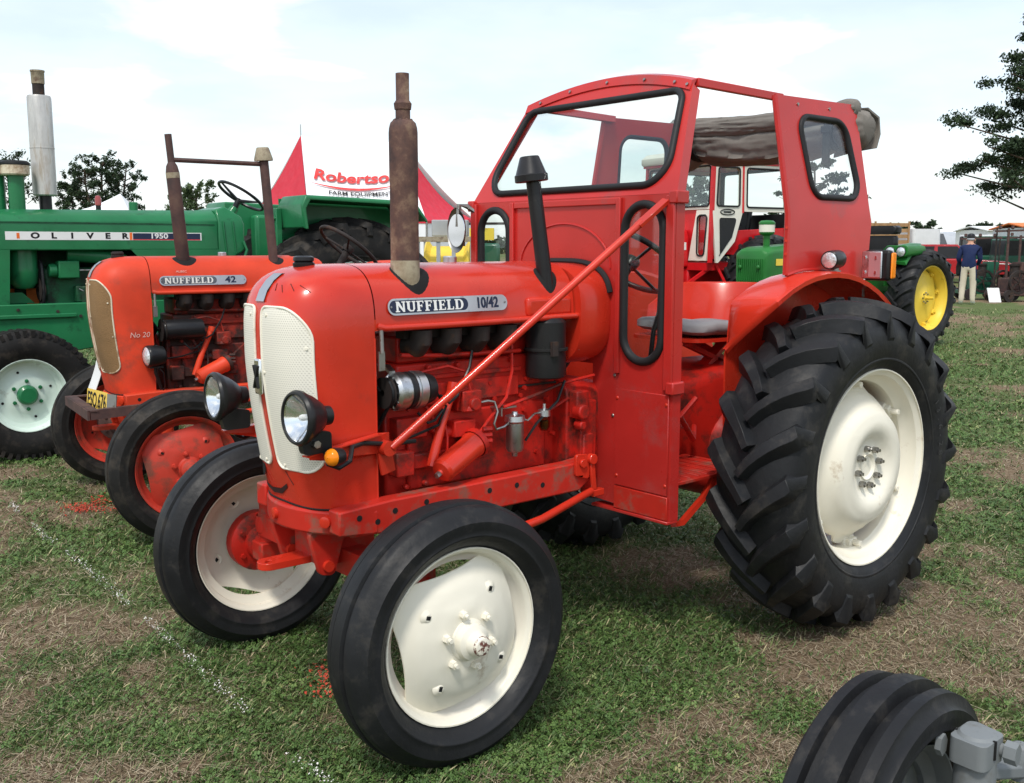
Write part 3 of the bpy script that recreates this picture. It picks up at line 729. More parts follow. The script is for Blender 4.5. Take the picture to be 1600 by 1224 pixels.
    for y in (-.13, .11): mb.plate(rpoly([(1.89, .61), (2.03, .61), (1.99, .46), (1.94, .45)], .02, 3), [], lambda u, w_, t: (u, y+t, w_), .022)
    axo = obj('front_axle', mb, worn, body, bevel=.008)
    for y in (-.13, .11): obj('axle_pin', MB().cyl((1.965, y-.012, .487), (1.965, y+.036, .487), .018, n=12), red, axo)
    obj('tow_tongue', MB().plate(rpoly([(1.86, -.045), (2.125, -.035), (2.125, .035), (1.86, .045)], [0, .035, .035, 0], 6), [(q[0], q[1]) and [(2.09+.010*math.cos(t), .010*math.sin(t)) for t in [PI/4*k for k in range(8)]] for q in ((0, 0),)], lambda u, w_, t: (u, w_-.02, .470+t), .022), red, axo, bevel=.003)
    for s in (1, -1):
        mb = MB().cyl((1.848, s*.49, .36), (1.848, s*.49, .60), .034, n=16).cyl((1.848, s*.49, .60), (1.848, s*.49, .625), .026, n=12).cyl((1.838, s*.49, .376), (1.838, s*(.56+v.get('dy', 0)), .376), .036, .03, n=16).lathe([(.045, -.03), (.05, 0), (.045, .03)], (1.848, s*.49, .475), (0, 0, 1), 16)
        mb.bar((1.848, s*.49, .59), (1.70, s*.46, .57), .05, .025).box(1.80, 1.90, s*.49-.04, s*.49+.04, .34, .41)
        obj('steering_knuckle', mb, worn, axo, bevel=.006)
        obj('drag_link', MB().tube([(1.70, s*.46, .555), (1.30, s*.40, .575), (.97, s*.30, .60)], .014, n=10), red, axo)
    # wheels
    for s in (1, -1):
        front_wheel(body, (1.838, s*(.6656+v.get('dy', 0)), .381), s, v['rim'], v['disc'], v['hub'], v['ftyre'], steer=v.get('steer', -.02), capm=v.get('hubcap'), cut0=100 if s > 0 else 70)
        rear_wheel(body, (0, s*.855, .640), s, v['rrim'], v['rtyre'], ph=.06 if s > 0 else .1)
    # fenders
    for s in (1, -1):
        secs = []; ins = []
        for q in list(range(164, 60, -6))+[60, 57, 54, 51, 48]:
            t = R(q); k = max(0, min(1, (60-q)/10)); rr = .743-.133*k; yo = .652-.200*k
            ins.append(((rr-.02)*math.cos(t), .634+(rr-.02)*math.sin(t)))
            e_r = V(math.cos(t), 0, math.sin(t)); o_ = V(0, 0, .634); sec = []
            for y, dr in ((yo, -.018), (yo+.002, 0), (yo-.012, .006), (.45+(yo-.45)*.3, .006), (.448, -.004), (.438, -.03), (.446, -.034), (.45+(yo-.45)*.3, -.004), (yo-.006, -.010)):
                p = o_+e_r*(rr+dr); sec.append((p.x, s*y, p.z))
            secs.append(sec)
        fd = obj('rear_fender', MB().loft(secs), red, body, smooth=50)
        ins = ins+[(.39, .80), (.34, .58), (-.3, .56), (-.6, .62)]
        obj('fender_inner_plate', MB().plate(ins, [], lambda u, w_, t: (u, s*(.434+t), w_), .008), red, fd)
    # seat
    st_ = []
    for k in range(21):
        t = -PI/2+PI*k/20; x = .08-.42*math.cos(t)**.8 if abs(math.cos(t)) > 1e-6 else .08
        y = .28*math.sin(t); top = 1.315-.10*max(0, (x+.10)/.18)
        st_.append([(x+.0, y*.86, 1.095), (x-.02, y*.95, 1.14), (x-.045, y, top-.01), (x-.055, y*1.02, top), (x-.062, y*1.0, top-.012), (x-.035, y*.97, 1.13), (x-.012, y*.88, 1.085)])
    seat = obj('seat_pan', MB().loft(st_).plate(rpoly([(.26, -.20), (.26, .20), (-.28, .22), (-.28, -.22)], .08), [], lambda u, w_, t: (u, w_, 1.085+t), .015), red, body, smooth=50)
    secs = []
    for z, k in ((1.100, .90), (1.115, 1.0), (1.140, 1.0), (1.152, .93), (1.156, .7)):
        secs.append([(x*k-.02, y*k, z+.012*math.sin(9*x+5*y)+.01*(x > .1)) for x, y in rpoly([(.26, -.21), (.26, .21), (-.24, .20), (-.24, -.20)], .09)])
    obj('seat_cushion', MB().loft(secs), 'cushion', seat, smooth=60)
    obj('seat_spring', MB().bar((.10, 0, 1.085), (-.15, 0, .97), .10, .02).bar((-.1, .07, 1.08), (.12, .10, .96), .05, .02).bar((.22, .1, 1.075), (.02, .1, 1.0), .03, .02), eng, seat)
    # steering column and wheel
    swc = Vector(v['sw']); axd = Vector((.62, 0, -.78)).normalized()
    sc_ = obj('steering_column', MB().cyl(swc, (.86, 0, 1.0), .022, n=14), v['swm'], body)
    a_ = Vector((0, 1, 0)); b2 = axd.cross(a_)
    ring = [swc+a_*(.205*math.cos(2*PI*k/40))+b2*(.205*math.sin(2*PI*k/40)) for k in range(40)]
    swo = obj('steering_wheel', MB().tube(ring, .012, n=10, closed=True), v['swm'], body)
    for k in range(3):
        t = 2*PI*k/3+.5; obj('spoke', MB().tube([swc+axd*.02, swc+a_*(.205*math.cos(t))+b2*(.205*math.sin(t))], .007, n=8), v['swm'], swo)
    obj('wheel_boss', MB().lathe([(.001, -.014), (.03, -.012), (.036, 0), (.03, .03)], swc, axd, 18), v['swm'], swo)
    # gear lever
    obj('gear_lever', MB().tube([(.50, .14, .92), (.49, .16, 1.15), (.46, .17, 1.22), (.45, .17, 1.38)], [.010, .010, .017, .019], n=10), 'black', body)
    # footplates
    for s in (1, -1):
        mb = MB().box(.33, .80, min(s*.20, s*.52), max(s*.20, s*.52), .625, .637)
        for k in range(9): mb.box(.35+.05*k, .362+.05*k, min(s*.24, s*.50), max(s*.24, s*.50), .637, .640)
        fp_ = obj('footplate', mb, worn, body, bevel=.002, seg=1)
        obj('step_strut', MB().tube([(.50, s*.50, .632), (.58, s*.50, .55), (.70, s*.50, .475), (.77, s*.52, .487)], .014, n=4), red, fp_)
        obj('brake_pedal', MB().tube([(.30, s*.22, .75), (.40, s*.30, .72), (.52, s*.33, .83), (.46, s*.36, .90)], .011, n=8).bar((.35, s*.22, .76), (.62, s*.34, .79), .02, .014), eng, fp_)
# ------------------------------------------------------------------ ground height helper kept flat: all things stand on z = 0
def std_exhaust(body):
    b0 = (1.668, .152, 1.315)
    o = obj('exhaust_pipe', MB().lathe([(.0440, .02), (.0445, .10), (.0450, .12), (.0445, .36), (.0455, .37), (.0455, .515), (.044, .530), (.040, .545), (.033, .552), (.024, .555)], b0, (0, 0, 1), 28), 'rust', body)
    for k in range(9):
        t = 2*PI*k/9; obj('crimp', MB().bar((b0[0]+.040*math.cos(t), b0[1]+.040*math.sin(t), b0[2]+.528), (b0[0]+.027*math.cos(t), b0[1]+.027*math.sin(t), b0[2]+.556), .008, .006), 'rust', o)
    obj('exhaust_foot', MB().lathe([(.0458, .0), (.0466, .04), (.0466, .118), (.0458, .120)], b0, (0, 0, 1), 28), 'rust_pale', o)
    obj('exhaust_neck', MB().lathe([(.023, .55), (.023, .585), (.026, .586), (.028, .604), (.021, .614), (.021, .695), (.019, .695), (.019, .6)], b0, (0, 0, 1), 24), 'rust', o)
    obj('exhaust_opening', hood_patch(1.655, .156, .068, .052), 'black_matt', o)
def std_intake(body):
    o = obj('air_intake', MB().tube([(1.088, .182, 1.30), (1.092, .180, 1.37), (1.125, .150, 1.725)], [.030, .027, .0255], n=20), 'black', body)
    obj('intake_cap', MB().lathe([(.001, .100), (.030, .100), (.034, .097), (.054, .040), (.0585, .036), (.0585, .014), (.054, .012), (.03, .02)], (1.126, .149, 1.690), (.09, -.05, 1), 28), 'black', o)
    obj('intake_opening', hood_patch(1.088, .178, .048, .034), 'black_matt', o)
# ================================================================== main tractor
main = thing('tractor', 'glossy red tractor with open red cab, cream grille and cream wheels', 'tractor', group=None)
make_nuffield(main, dict(worn='red_worn', red='red', eng='red_engine', grille='perforated', gframe='cream', badge=True, bfield='badge_dark', num='10/42', numx=.153, numw=.86,
    capm='black', exhaust=std_exhaust, intake=std_intake, alt=True, rim='cream', disc='cream', hub='cream', hubcap='chipped', ftyre='rubber', rrim='cream', rtyre='rubber', sw=(.45, 0, 1.42), swm='black'))
# headlamps on their brackets
for s in (1, -1):
    hp = V(2.138, s*.276, .994)
    hl = obj('headlamp', MB().lathe([(.076, 0), (.081, -.006), (.079, -.018), (.073, -.026), (.062, -.050), (.043, -.078), (.030, -.088), (.028, -.112), (.016, -.120), (.001, -.121)], hp, (.99, s*.05, .03), 36), 'black', main)
    obj('lamp_reflector', MB().lathe([(.001, -.044), (.02, -.041), (.042, -.030), (.060, -.014), (.0690, -.003)], hp, (.99, s*.05, .03), 32), 'reflector', hl, smooth=60)
    obj('lamp_bulb', MB().lathe([(.001, -.012), (.007, -.014), (.010, -.022), (.009, -.045)], hp, (.99, s*.05, .03), 12), 'white', hl)
    obj('lamp_lens', MB().lathe([(.001, .013), (.03, .0115), (.05, .0075), (.066, .001), (.070, -.004)], hp, (.99, s*.05, .03), 32), 'lens_glass', hl)
    obj('lamp_rim', MB().lathe([(.0675, -.002), (.070, .004), (.076, .003), (.080, -.004)], hp, (.99, s*.05, .03), 36), 'black', hl)
    obj('lamp_bracket', MB().plate(rpoly([(2.09, .955), (2.03, .945), (2.03, .885), (2.12, .885), (2.13, .93)], .012, 3), [], lambda u, w_, t: (u, s*.262+t, w_), .028).cyl((2.075, s*.262, .915), (2.075, s*.300, .915), .011, n=6), 'black', hl, bevel=.003)
    obj('bracket_bolt', MB().cyl((2.085, s*.29, .915), (2.085, s*.304, .915), .012, n=6), 'steel', hl)
    # carrier plate along the cowl and the turn lamp under it
    sp = obj('lamp_carrier', MB().plate([(1.79, .905), (1.84, .908), (2.10, .880), (2.10, .868), (1.96, .838), (1.84, .842), (1.79, .842)], [], lambda u, w_, t: (u, s*(BB+.004+.055*max(0, (u-1.9)/.2)+t), w_), .004).bar((1.83, s*(BB+.012), .905), (2.11, s*.275, .878), .030 if s > 0 else .03, .004), 'red', main)
    ind = obj('turn_lamp', MB().lathe([(.012, -.045), (.024, -.035), (.027, -.02), (.027, 0)], (2.05, s*.324, .876), (.9, s*.25, .05), 20), 'black', main)
    obj('turn_lens', MB().lathe([(.001, .020), (.014, .018), (.023, .010), (.026, 0)], (2.05, s*.324, .876), (.9, s*.25, .05), 20), 'amber', ind)
    obj('lamp_wire', MB().tube([(2.05, s*.285, .885), (2.05, s*.30, .852), (2.02, s*.31, .838), (1.98, s*.305, .852), (1.95, s*.27, .885), (1.90, s*.25, .888), (1.80, s*.245, .872), (1.70, s*.24, .868)], .0075, n=8), 'black', main)
obj('headlamp_dome', MB().ell((.05, -.55, 1.415), .06, .06, .065), 'black', main)
# painted smile and slot hole on the cowl
pth = [(-.190, .80), (-.186, .765), (-.168, .735), (-.125, .716), (-.065, .708), (-.005, .715), (.042, .742)]
mb = MB(); L1, L2 = [], []
for k, (y, z) in enumerate(pth):
    wd = (.003, .003, .0035, .006, .009, .009, .006)[k]
    for yy, lst, dz in ((y, L1, wd), (y, L2, -wd)): lst.append((nose_x(yy, z+dz)+.0025, yy, z+dz))
mb.add(L1+L2, [(k, k+1, k+8, k+7) for k in range(6)])
obj('smile_mark', mb, 'scratch', main, fix=False)
mb = MB(); cy_, cz_ = -.110, .775
mb.add([(nose_x(cy_+.014*math.cos(t), cz_)+.003, cy_+.016*math.cos(t), cz_+.026*math.sin(t)) for t in [2*PI*k/16 for k in range(16)]], [tuple(range(16))])
obj('slot_hole', mb, 'black_matt', main, fix=False)
mb = MB()
for k in range(5):
    y0 = .02+.03*k; z0_ = 1.365+.004*(k % 2); mb.tube([(nose_x(y0, z0_)+.001, y0, z0_), (nose_x(y0+.008+.006*k, z0_-.02)+.001, y0+.008+.006*k, z0_-.02)], .0012, n=5)
mb.tube([(nose_x(.05, .79)+.001, .05, .79), (nose_x(.08, .75)+.001, .08, .75)], .0012, n=5)
obj('scratch_marks', mb, 'scratch', main)
# diagonal brace from frame to cab
br = obj('cab_brace', MB().tube([(1.805, .262, .862), (.93, .487, 1.560)], .0132, n=14).bar((.945, .483, 1.548), (.838, .515, 1.635), .036, .014, up=(1, 0, 1)), 'red', main, bevel=.001, seg=1)
obj('brace_foot', MB().cyl((1.815, .222, .862), (1.815, .27, .862), .024, n=16).bar((1.815, .235, .85), (1.80, .235, .78), .05, .01, up=(0,1,0)), 'red', br)
# ---------------- cab
cab = obj('cab_front_wall', MB().plate([(-.556, 1.657), (.556, 1.657), (.556, .515), (.165, .535), (.165, 1.045), (-.165, 1.045), (-.165, .535), (-.556, .515)],
    [rpoly([(s0*a, b) for a, b in ((.322, 1.075), (.498, 1.075), (.498, 1.622), (.322, 1.622))], .087, 8) for s0 in (1, -1)], lambda u, w_, t: (.832-t, u, w_), .006), 'red_cab', main)
for s in (1, -1):
    ol = rpoly([(s*a, b) for a, b in ((.319, 1.072), (.501, 1.072), (.501, 1.625), (.319, 1.625))], .09, 8)
    obj('window_seal', MB().tube([(.833, a, b) for a, b in ol], .0155, n=10, closed=True), 'seal', cab)
    obj('window_pane', MB().plate(ol, [], lambda u, w_, t: (.830-t, u, w_), .004), 'glass', cab, smooth=0)
    mb = MB().box(.833, .846, min(s*.283, s*.305), max(s*.283, s*.305), 1.02, 1.652).box(.833, .846, min(s*.520, s*.5565), max(s*.520, s*.5565), .98, 1.652)
    obj('wall_post', mb, 'red_cab', cab, bevel=.003)
    obj('side_return', MB().box(.79, .833, min(s*.550, s*.557), max(s*.550, s*.557), .515, 1.655), 'red_cab', cab)
    sg = lambda a, b: (min(s*a, s*b), max(s*a, s*b))
    lp = obj('lower_panel', MB().box(.833, .839, *sg(.290, .545), .604, .965), 'red_cab', cab, bevel=.002, seg=1)
    obj('kick_plate', MB().box(.833, .842, *sg(.290, .548), .516, .600), 'red_worn', cab, bevel=.002, seg=1)
    obj('wall_foot', MB().box(.79, .848, *sg(.18, .557), .503, .514), 'red_cab', cab, bevel=.002, seg=1)
    for z in (1.645, .99):
        obj('hinge_clamp', MB().box(.785, .85, *sg(.535, .572), z-.022, z+.022), 'red_cab', cab, bevel=.005)
    for (y, z) in ((.278, 1.01), (.272, .86), (.30, .93), (.535, .93), (.30, .64), (.535, .64), (.47, .565)):
        obj('panel_screw', MB().lathe([(.001, .004), (.005, .003), (.007, 0)], (.833 if z < .60 or y < .29 else .839, s*y, z), (1, 0, 0), 10), 'steel' if y < .29 else 'red', cab)
mb = MB().box(.833, .842, -.282, .282, 1.628, 1.652)
obj('wall_header', mb, 'red_cab', cab, bevel=.003)
obj('wall_arch', MB().tube([(.834, .25*math.cos(t), 1.40+.165*math.sin(t)) for t in [PI*k/20 for k in range(21)]], .004, n=6), 'red_cab', cab)
obj('tank_strip', MB().tube([(.842, .262*spow(math.cos(t), .62), 1.232+.192*spow(math.sin(t), .62)) for t in [.25+(PI*.62)*k/24 for k in range(25)]], .012, n=8), 'seal', cab)
def wsf(off=0):
    return lambda u, w_, t: Vector((.832-.525*(w_-1.657), u, w_))+Vector((.885, 0, .465))*(off-t)
top = [(y, 2.118-.062*(abs(y)/.44)**2) for y in [.44-.88*k/20 for k in range(21)]]
wo = [(-.556, 1.658), (.556, 1.658)]+top
wh = rpoly([(-.492, 1.690), (.492, 1.690), (.412, 2.030), (-.412, 2.030)], [.085, .085, .055, .055], 8)
wf = obj('windscreen_frame', MB().plate(wo, [wh], wsf(), .008), 'red_cab', main)
obj('windscreen_seal', MB().tube([wsf(.003)(a, b, 0) for a, b in wh], .0135, n=10, closed=True), 'seal', wf)
obj('windscreen_glass', MB().plate(wh, [], wsf(-.003), .004), 'glass', wf, smooth=0)
vis = []
for y, z in top:
    p = wsf(.006)(y, z, 0); p0_ = wsf(.006)(y, z-.030, 0)
    vis.append([p0_, p0_-Vector((.885, 0, .465))*.006, p+Vector((-.03, 0, .012)), p+Vector((.0, 0, .004))])
obj('windscreen_visor', MB().loft(vis), 'red_cab', wf, smooth=50)
for y in (-.36, -.2, 0, .2, .36, .425):
    z = 2.118-.062*(abs(y)/.44)**2-.016; p = wsf(.008)(y, z, 0)
    obj('visor_rivet', MB().cyl(p, p+Vector((.885, 0, .465))*.005, .006, n=8), 'steel', wf)
for s in (1, -1):
    p0_, p1_ = wsf(0)(s*.545, 1.66, 0), wsf(0)(s*.432, 2.050, 0)
    obj('corner_post', MB().bar(p0_-V(.022, 0, .01), p1_-V(.022, 0, .01), .018, .046, up=(1, 0, .5)), 'red_cab', wf, bevel=.003)
    obj('roof_rail', MB().bar((.60, s*.436, 2.058), (.10, s*.446, 2.048), .022, .030), 'red_cab', main, bevel=.003)
    def ry(z): return .452+.19*max(0, 2.06-max(z, 1.60))
    arcb = [(.74*math.cos(t), .634+.75*math.sin(t)) for t in [math.acos(.17/.74)+(math.acos(-.40/.74)-math.acos(.17/.74))*k/10 for k in range(11)]]
    ro = [(-.425, 1.58), (-.415, 1.64), (-.405, 2.064), (.155, 2.056), (.165, 1.60)]+arcb
    rh = rpoly([(.030, 1.985), (-.300, 1.985), (-.352, 1.672), (-.01, 1.672)], [.06, .08, .07, .07], 7)
    cols = MB().plate(ro, [rh], lambda u, w_, t: (u, s*(ry(w_)+t), w_), .007)
    rp = obj('cab_side_panel', cols, 'red_cab', main)
    obj('window_seal', MB().tube([(a, s*(ry(b)+.008), b) for a, b in rh], .0125, n=10, closed=True), 'seal', rp)
    obj('window_pane', MB().plate(rh, [], lambda u, w_, t: (u, s*(ry(w_)+t), w_), .004), 'glass', rp, smooth=0)
    obj('panel_edge', MB().tube([(a, s*(ry(b)), b) for a, b in ((.158, 2.05), (.162, 1.83), (.166, 1.60), (.166, 1.37))], .012, n=6), 'red_cab', rp)
    obj('panel_flange', MB().tube([(a, s*(ry(b)+.008), b+.006) for a, b in arcb], .006, n=6), 'red_cab', rp)
    for x in (.02, -.2):
        obj('panel_screw', MB().cyl((x, s*(ry(2.03)+.006), 2.03), (x, s*(ry(2.03)+.012), 2.03), .006, n=8), 'steel', rp)
    if s > 0:
        for z in (1.55, 1.50, 1.45): obj('panel_rivet', MB().cyl((.165, s*.54, z), (.178, s*.545, z), .006, n=8), 'red', rp)
# rear roll of canvas with straps: a spiral of cloth with long soft folds, pinched where it is tied
STR = (-.40, .36)
def roll(y0, y1, x, z, r, seed, droop=0, n=90, m=48):
    secs = []
    for i in range(n+1):
        y = y0+(y1-y0)*i/n; e_ = min(1, .55+.45*math.sqrt(min(i, n-i)/5)); q = []
        pin = 1-.16*sum(math.exp(-((y-k)/.035)**2) for k in STR)
        dz = -.018*math.sin(PI*(y+.40)/.76)+droop*max(0, (-y-.38))*1.2
        for k in range(m):
            t = 2*PI*k/m; u = (t+.9*mnoise.noise(Vector((y*2.2, seed, 0)))+.8) % (2*PI)
            lap = .16*(u/(2*PI))                                   # the spiral lap leaves a hem along the roll
            f1 = mnoise.noise(Vector((math.cos(t)*2.0+seed, y*2.0, math.sin(t)*2.0)))*.20
            f2 = mnoise.noise(Vector((math.cos(t)*4.5+y*2.5+seed, y*4.2, math.sin(t)*4.5)))*.11
            f3 = -.15*abs(mnoise.noise(Vector((math.cos(t)*3+y*6, y*5.0+seed, math.sin(t)*3-y*4))))
            rr = r*e_*pin*(.92+lap+f1+f2+f3); sq = 1.0 if math.sin(t) > 0 else 1.10
            q.append((x+rr*math.cos(t)*1.05, y, z+rr*math.sin(t)*.88*sq+dz))
        secs.append(q)
    return MB().loft(secs)
cv = obj('rolled_canvas', roll(-.56, .49, -.465, 1.972, .092, 3, droop=-.25), 'canvas', main, smooth=75)
obj('canvas_flap', roll(-.54, .47, -.405, 2.048, .050, 9), 'canvas', cv, smooth=75)
fl_ = []
for i in range(25):                                               # loose tail of cloth hanging out at the end
    y = .27+.20*i/24; fl_.append([(-.50-.015*math.sin(9*y), y, 2.062-.01*i/24), (-.535-.02*math.sin(31*y), y+.01, 2.02), (-.550+.016*math.sin(36*y), y+.012, 1.955), (-.54+.02*math.sin(19*y+1), y+.008, 1.885-.02*math.sin(8*y)), (-.548+.02*math.sin(19*y+1), y+.008, 1.884-.02*math.sin(8*y)), (-.560+.016*math.sin(36*y), y+.012, 1.955), (-.545-.02*math.sin(31*y), y+.01, 2.026), (-.50-.015*math.sin(9*y), y, 2.070-.01*i/24)])
obj('canvas_tail', MB().loft(fl_), 'canvas', cv, smooth=75)
for y in STR:
    lp_ = [(-.462+.104*math.cos(t), y, 1.985+.100*math.sin(t)) for t in [2*PI*k/28 for k in range(28)]]
    mb = MB()
    mb.loft([[(px_, y-.019, pz_), (px_, y+.019, pz_), (-.462+(px_+.462)*.95, y+.019, 1.985+(pz_-1.985)*.95), (-.462+(px_+.462)*.95, y-.019, 1.985+(pz_-1.985)*.95)] for px_, _, pz_ in lp_+lp_[:1]], cap=False)
    mb.box(-.358, -.352, y-.018, y+.018, 1.83, 1.98)
    obj('canvas_strap', mb, 'black_matt', cv)
    obj('strap_buckle', MB().box(-.362, -.346, y-.027, y+.027, 1.955, 1.985), 'black', cv, bevel=.004)
obj('rear_crossbar', MB().bar((-.40, -.45, 2.045), (-.40, .45, 2.045), .025, .03), 'red', main)
# lamps on the fenders and the mirror
wl = obj('work_lamp', MB().lathe([(.032, .052), (.036, .048), (.038, .01), (.036, -.028), (.029, -.044), (.001, -.050)], (-.075, .60, 1.428), (1, .12, -.05), 26), 'black', main)
obj('work_lens', MB().lathe([(.001, .056), (.024, .054), (.032, .050)], (-.075, .60, 1.428), (1, .12, -.05), 24), 'lamp_glass', wl)
obj('lamp_stem', MB().cyl((-.08, .60, 1.36), (-.08, .60, 1.40), .016, n=10).cyl((-.08, .60, 1.365), (-.08, .60, 1.385), .024, n=6), 'steel', wl)
def tobj(n, mb, *a, **k):
    mb.v = [(x+.03, .572+(y-.60)*.66, z-.026) for x, y, z in mb.v]; return obj(n, mb, *a, **k)
tl = tobj('tail_lamp', MB().box(-.40, -.36, .60, .78, 1.365, 1.49), 'black', main, bevel=.014, seg=3)
tobj('tail_plate', MB().box(-.358, -.350, .60, .735, 1.375, 1.485), 'aluminium', tl, bevel=.01)
tobj('tail_reflector', MB().box(-.3495, -.347, .650, .730, 1.38, 1.48), 'pink_lens', tl, bevel=.008)
tobj('amber_lens', MB().box(-.395, -.365, .781, .798, 1.375, 1.48), 'amber', tl, bevel=.006)
for (y, z) in ((.625, 1.46), (.625, 1.40), (.70, 1.46), (.70, 1.40)): tobj('plate_screw', MB().cyl((-.350, y, z), (-.343, y, z), .007, n=8), 'chrome', tl)
tobj('lamp_arm', MB().tube([(-.36, .62, 1.37), (-.34, .63, 1.33), (-.33, .64, 1.30)], .008, n=6), 'steel', tl)
mr = obj('rear_mirror', MB().lathe([(.001, .016), (.05, .012), (.072, -.002), (.075, -.008)], (.90, -.575, 1.545), (-.75, .1, 0), 24), 'steel', main)
for q in range(len(mr.data.vertices)):
    mr.data.vertices[q].co.z = 1.545+(mr.data.vertices[q].co.z-1.545)*1.25
obj('mirror_face', MB().lathe([(.001, -.006), (.068, -.006), (.07, -.004)], (.90, -.575, 1.545), (-.75, .1, 0), 24), 'mirror', mr)
obj('mirror_arm', MB().tube([(.833, -.53, 1.62), (.86, -.56, 1.645), (.895, -.57, 1.65), (.90, -.572, 1.56)], .011, n=8), 'steel', mr)
# raised print on the tyre walls
for w_ in main.children:
    if w_.name.startswith('rear_wheel') and w_.location.y > 0:
        for k, ch in enumerate('13.6-28'):
            t = R(28-4.6*k); rr = .462; c = V(rr*math.cos(t), .0265, rr*math.sin(t)); 
            c = V(-rr*math.cos(t), .027, rr*math.sin(t)); tang = V(math.sin(t), 0, math.cos(t)); rad = V(-math.cos(t), 0, math.sin(t))
            text('tyre_print', ch, .03, 'rubber_print', w_, c, -tang, rad, ex=.003)
# ================================================================== second tractor of the same make, faded
def old_exhaust(body):
    ax = V(.075, 0, 1)
    o = obj('exhaust_pipe', MB().lathe([(.020, -.02), (.022, .03), (.036, .06), (.036, .53), (.030, .565), (.019, .585)], (1.622, .13, 1.35), ax, 24), 'rust_dark', body)
    obj('exhaust_neck', MB().lathe([(.019, .58), (.019, .735), (.017, .735), (.017, .6)], (1.622, .13, 1.35), ax, 20), 'rust_dark', o)
    q = V(1.622, .13, 1.35)+ax.normalized()*.51
    obj('exhaust_opening', hood_patch(1.620, .135, .065, .05), 'black_matt', o)
    obj('stay_bar', MB().tube([(1.672, .13, 1.945), (1.655, .13, 1.947), (1.16, .13, 1.945), (1.13, .13, 1.944)], [.006, .013, .013, .006], n=8), 'rust_dark', o)
    obj('paint_patch', MB().lathe([(.0368, .50), (.0366, .53)], (1.622, .13, 1.35), ax, 24), 'rust_pale', o)
def old_intake(body):
    o = obj('air_intake', MB().tube([(1.105, .15, 1.31), (1.112, .15, 1.38), (1.145, .13, 1.98)], [.030, .026, .026], n=18), 'rust_dark', body)
    obj('intake_cap', MB().lathe([(.001, .075), (.032, .075), (.036, .07), (.053, .012), (.053, .0), (.03, .01)], (1.141, .12, 1.965), (.06, 0, 1), 24), 'rust_pale', o)
    obj('intake_opening', hood_patch(1.095, .150, .045, .034), 'black_matt', o)
old = thing('tractor', 'faded orange-red tractor with brown mesh grille and rusty bumper frame', 'tractor', (-.407, -2.582, 0), -.128)
make_nuffield(old, dict(red='red_faded', eng='red_faded_engine', grille='brown_mesh', gframe='cream_worn', badge=False, bfield='badge_grey', num='42', numx=.150, numw=1.25,
    capm='dark_iron', exhaust=old_exhaust, intake=old_intake, alt=False, rim='red_rim', disc='red_rim', hub='red_rim', ftyre='rubber_dusty', rrim='red_rim', rtyre='rubber_dusty', sw=(.57, 0, 1.47), swm='dark_iron', dy=.17, steer=.0))
hp = V(1.880, .275, .893)
hl = obj('headlamp', MB().lathe([(.052, .006), (.058, 0), (.060, -.012), (.059, -.05), (.050, -.085), (.03, -.10), (.001, -.104)], hp, (.98, .15, 0), 28), 'black', old)
obj('lamp_lens', MB().lathe([(.001, .018), (.03, .014), (.050, .004), (.053, 0)], hp, (.98, .15, 0), 28), 'lamp_glass', hl)
obj('lamp_stem', MB().tube([(1.84, .275, .84), (1.84, .272, .80), (1.82, .25, .76), (1.80, .225, .70)], .008, n=8).box(1.80, 1.87, .225, .29, .828, .838), 'dark_iron', hl)
obj('lamp_wire', MB().tube([(1.83, .275, .835), (1.80, .28, .80), (1.79, .262, .72), (1.80, .24, .69)], .004, n=6), 'black', hl)
# bumper of rusty angle iron
bz = .605
bm_ = obj('bumper_frame', MB().bar((2.20, -.32, bz), (2.20, .32, bz), .012, .052).bar((2.175, -.32, bz+.022), (2.175, .32, bz+.022), .05, .008), 'rust_dark', old)
for s in (1, -1): obj('bumper_arm', MB().bar((2.19, s*.312, bz), (1.80, s*.285, bz+.012), .010, .050).bar((2.17, s*.295, bz+.022), (1.80, s*.27, bz+.034), .035, .008), 'rust_dark', bm_)
npt = V(2.115, .115, .650); nx_ = V(.985, .17, .0).normalized(); xd = V(-.17, .985, 0).normalized()
pl_ = obj('number_plate', MB().plate(rpoly([(-.14, -.058), (.14, -.058), (.14, .058), (-.14, .058)], .008, 2), [], lambda u, w_, t: npt+xd*u+V(-.1, 0, 1).normalized()*w_+nx_*t, .003), 'yellow_plate', old)
text('plate_lettering', 'ESQ.676', .078, 'print_black', pl_, npt+nx_*.0042, xd, V(-.1, 0, 1), xs=.66, bold=.02)
obj('plate_mount', MB().plate([(.141, -.06), (.19, -.06), (.19, .05), (.141, .055)], [], lambda u, w_, t: npt+xd*u-nx_*(u-.141)*.6+V(-.1, 0, 1)*w_+nx_*t, .004), 'steel', old)
text('chalk_number', 'No 20', .028, 'chalk_faint', old, (1.90, .2212, 1.005), (-1, .02, 0), (0, 0, 1), shear=.2)
text('chalk_name', 'ALBEC', .012, 'chalk_faint', old, (1.66, .2075, 1.342), (-1, .02, 0), (0, -.35, 1), shear=.1, xs=1.2)
paper = obj('paper_notice', MB().loft([[V(1.985+.07*k-.02*math.sin(PI*k), y-.02*k, .995-.345*k) for y in (-.42, -.32, -.225)]+[V(1.987+.07*k-.02*math.sin(PI*k), y-.02*k, .996-.345*k) for y in (-.225, -.32, -.42)] for k in [q/8 for q in range(9)]]), 'white')
tag(paper, 'white paper notice hanging beside the brown mesh grille', 'notice'); paper.parent = None
paper.location = old.location; paper.rotation_euler = old.rotation_euler

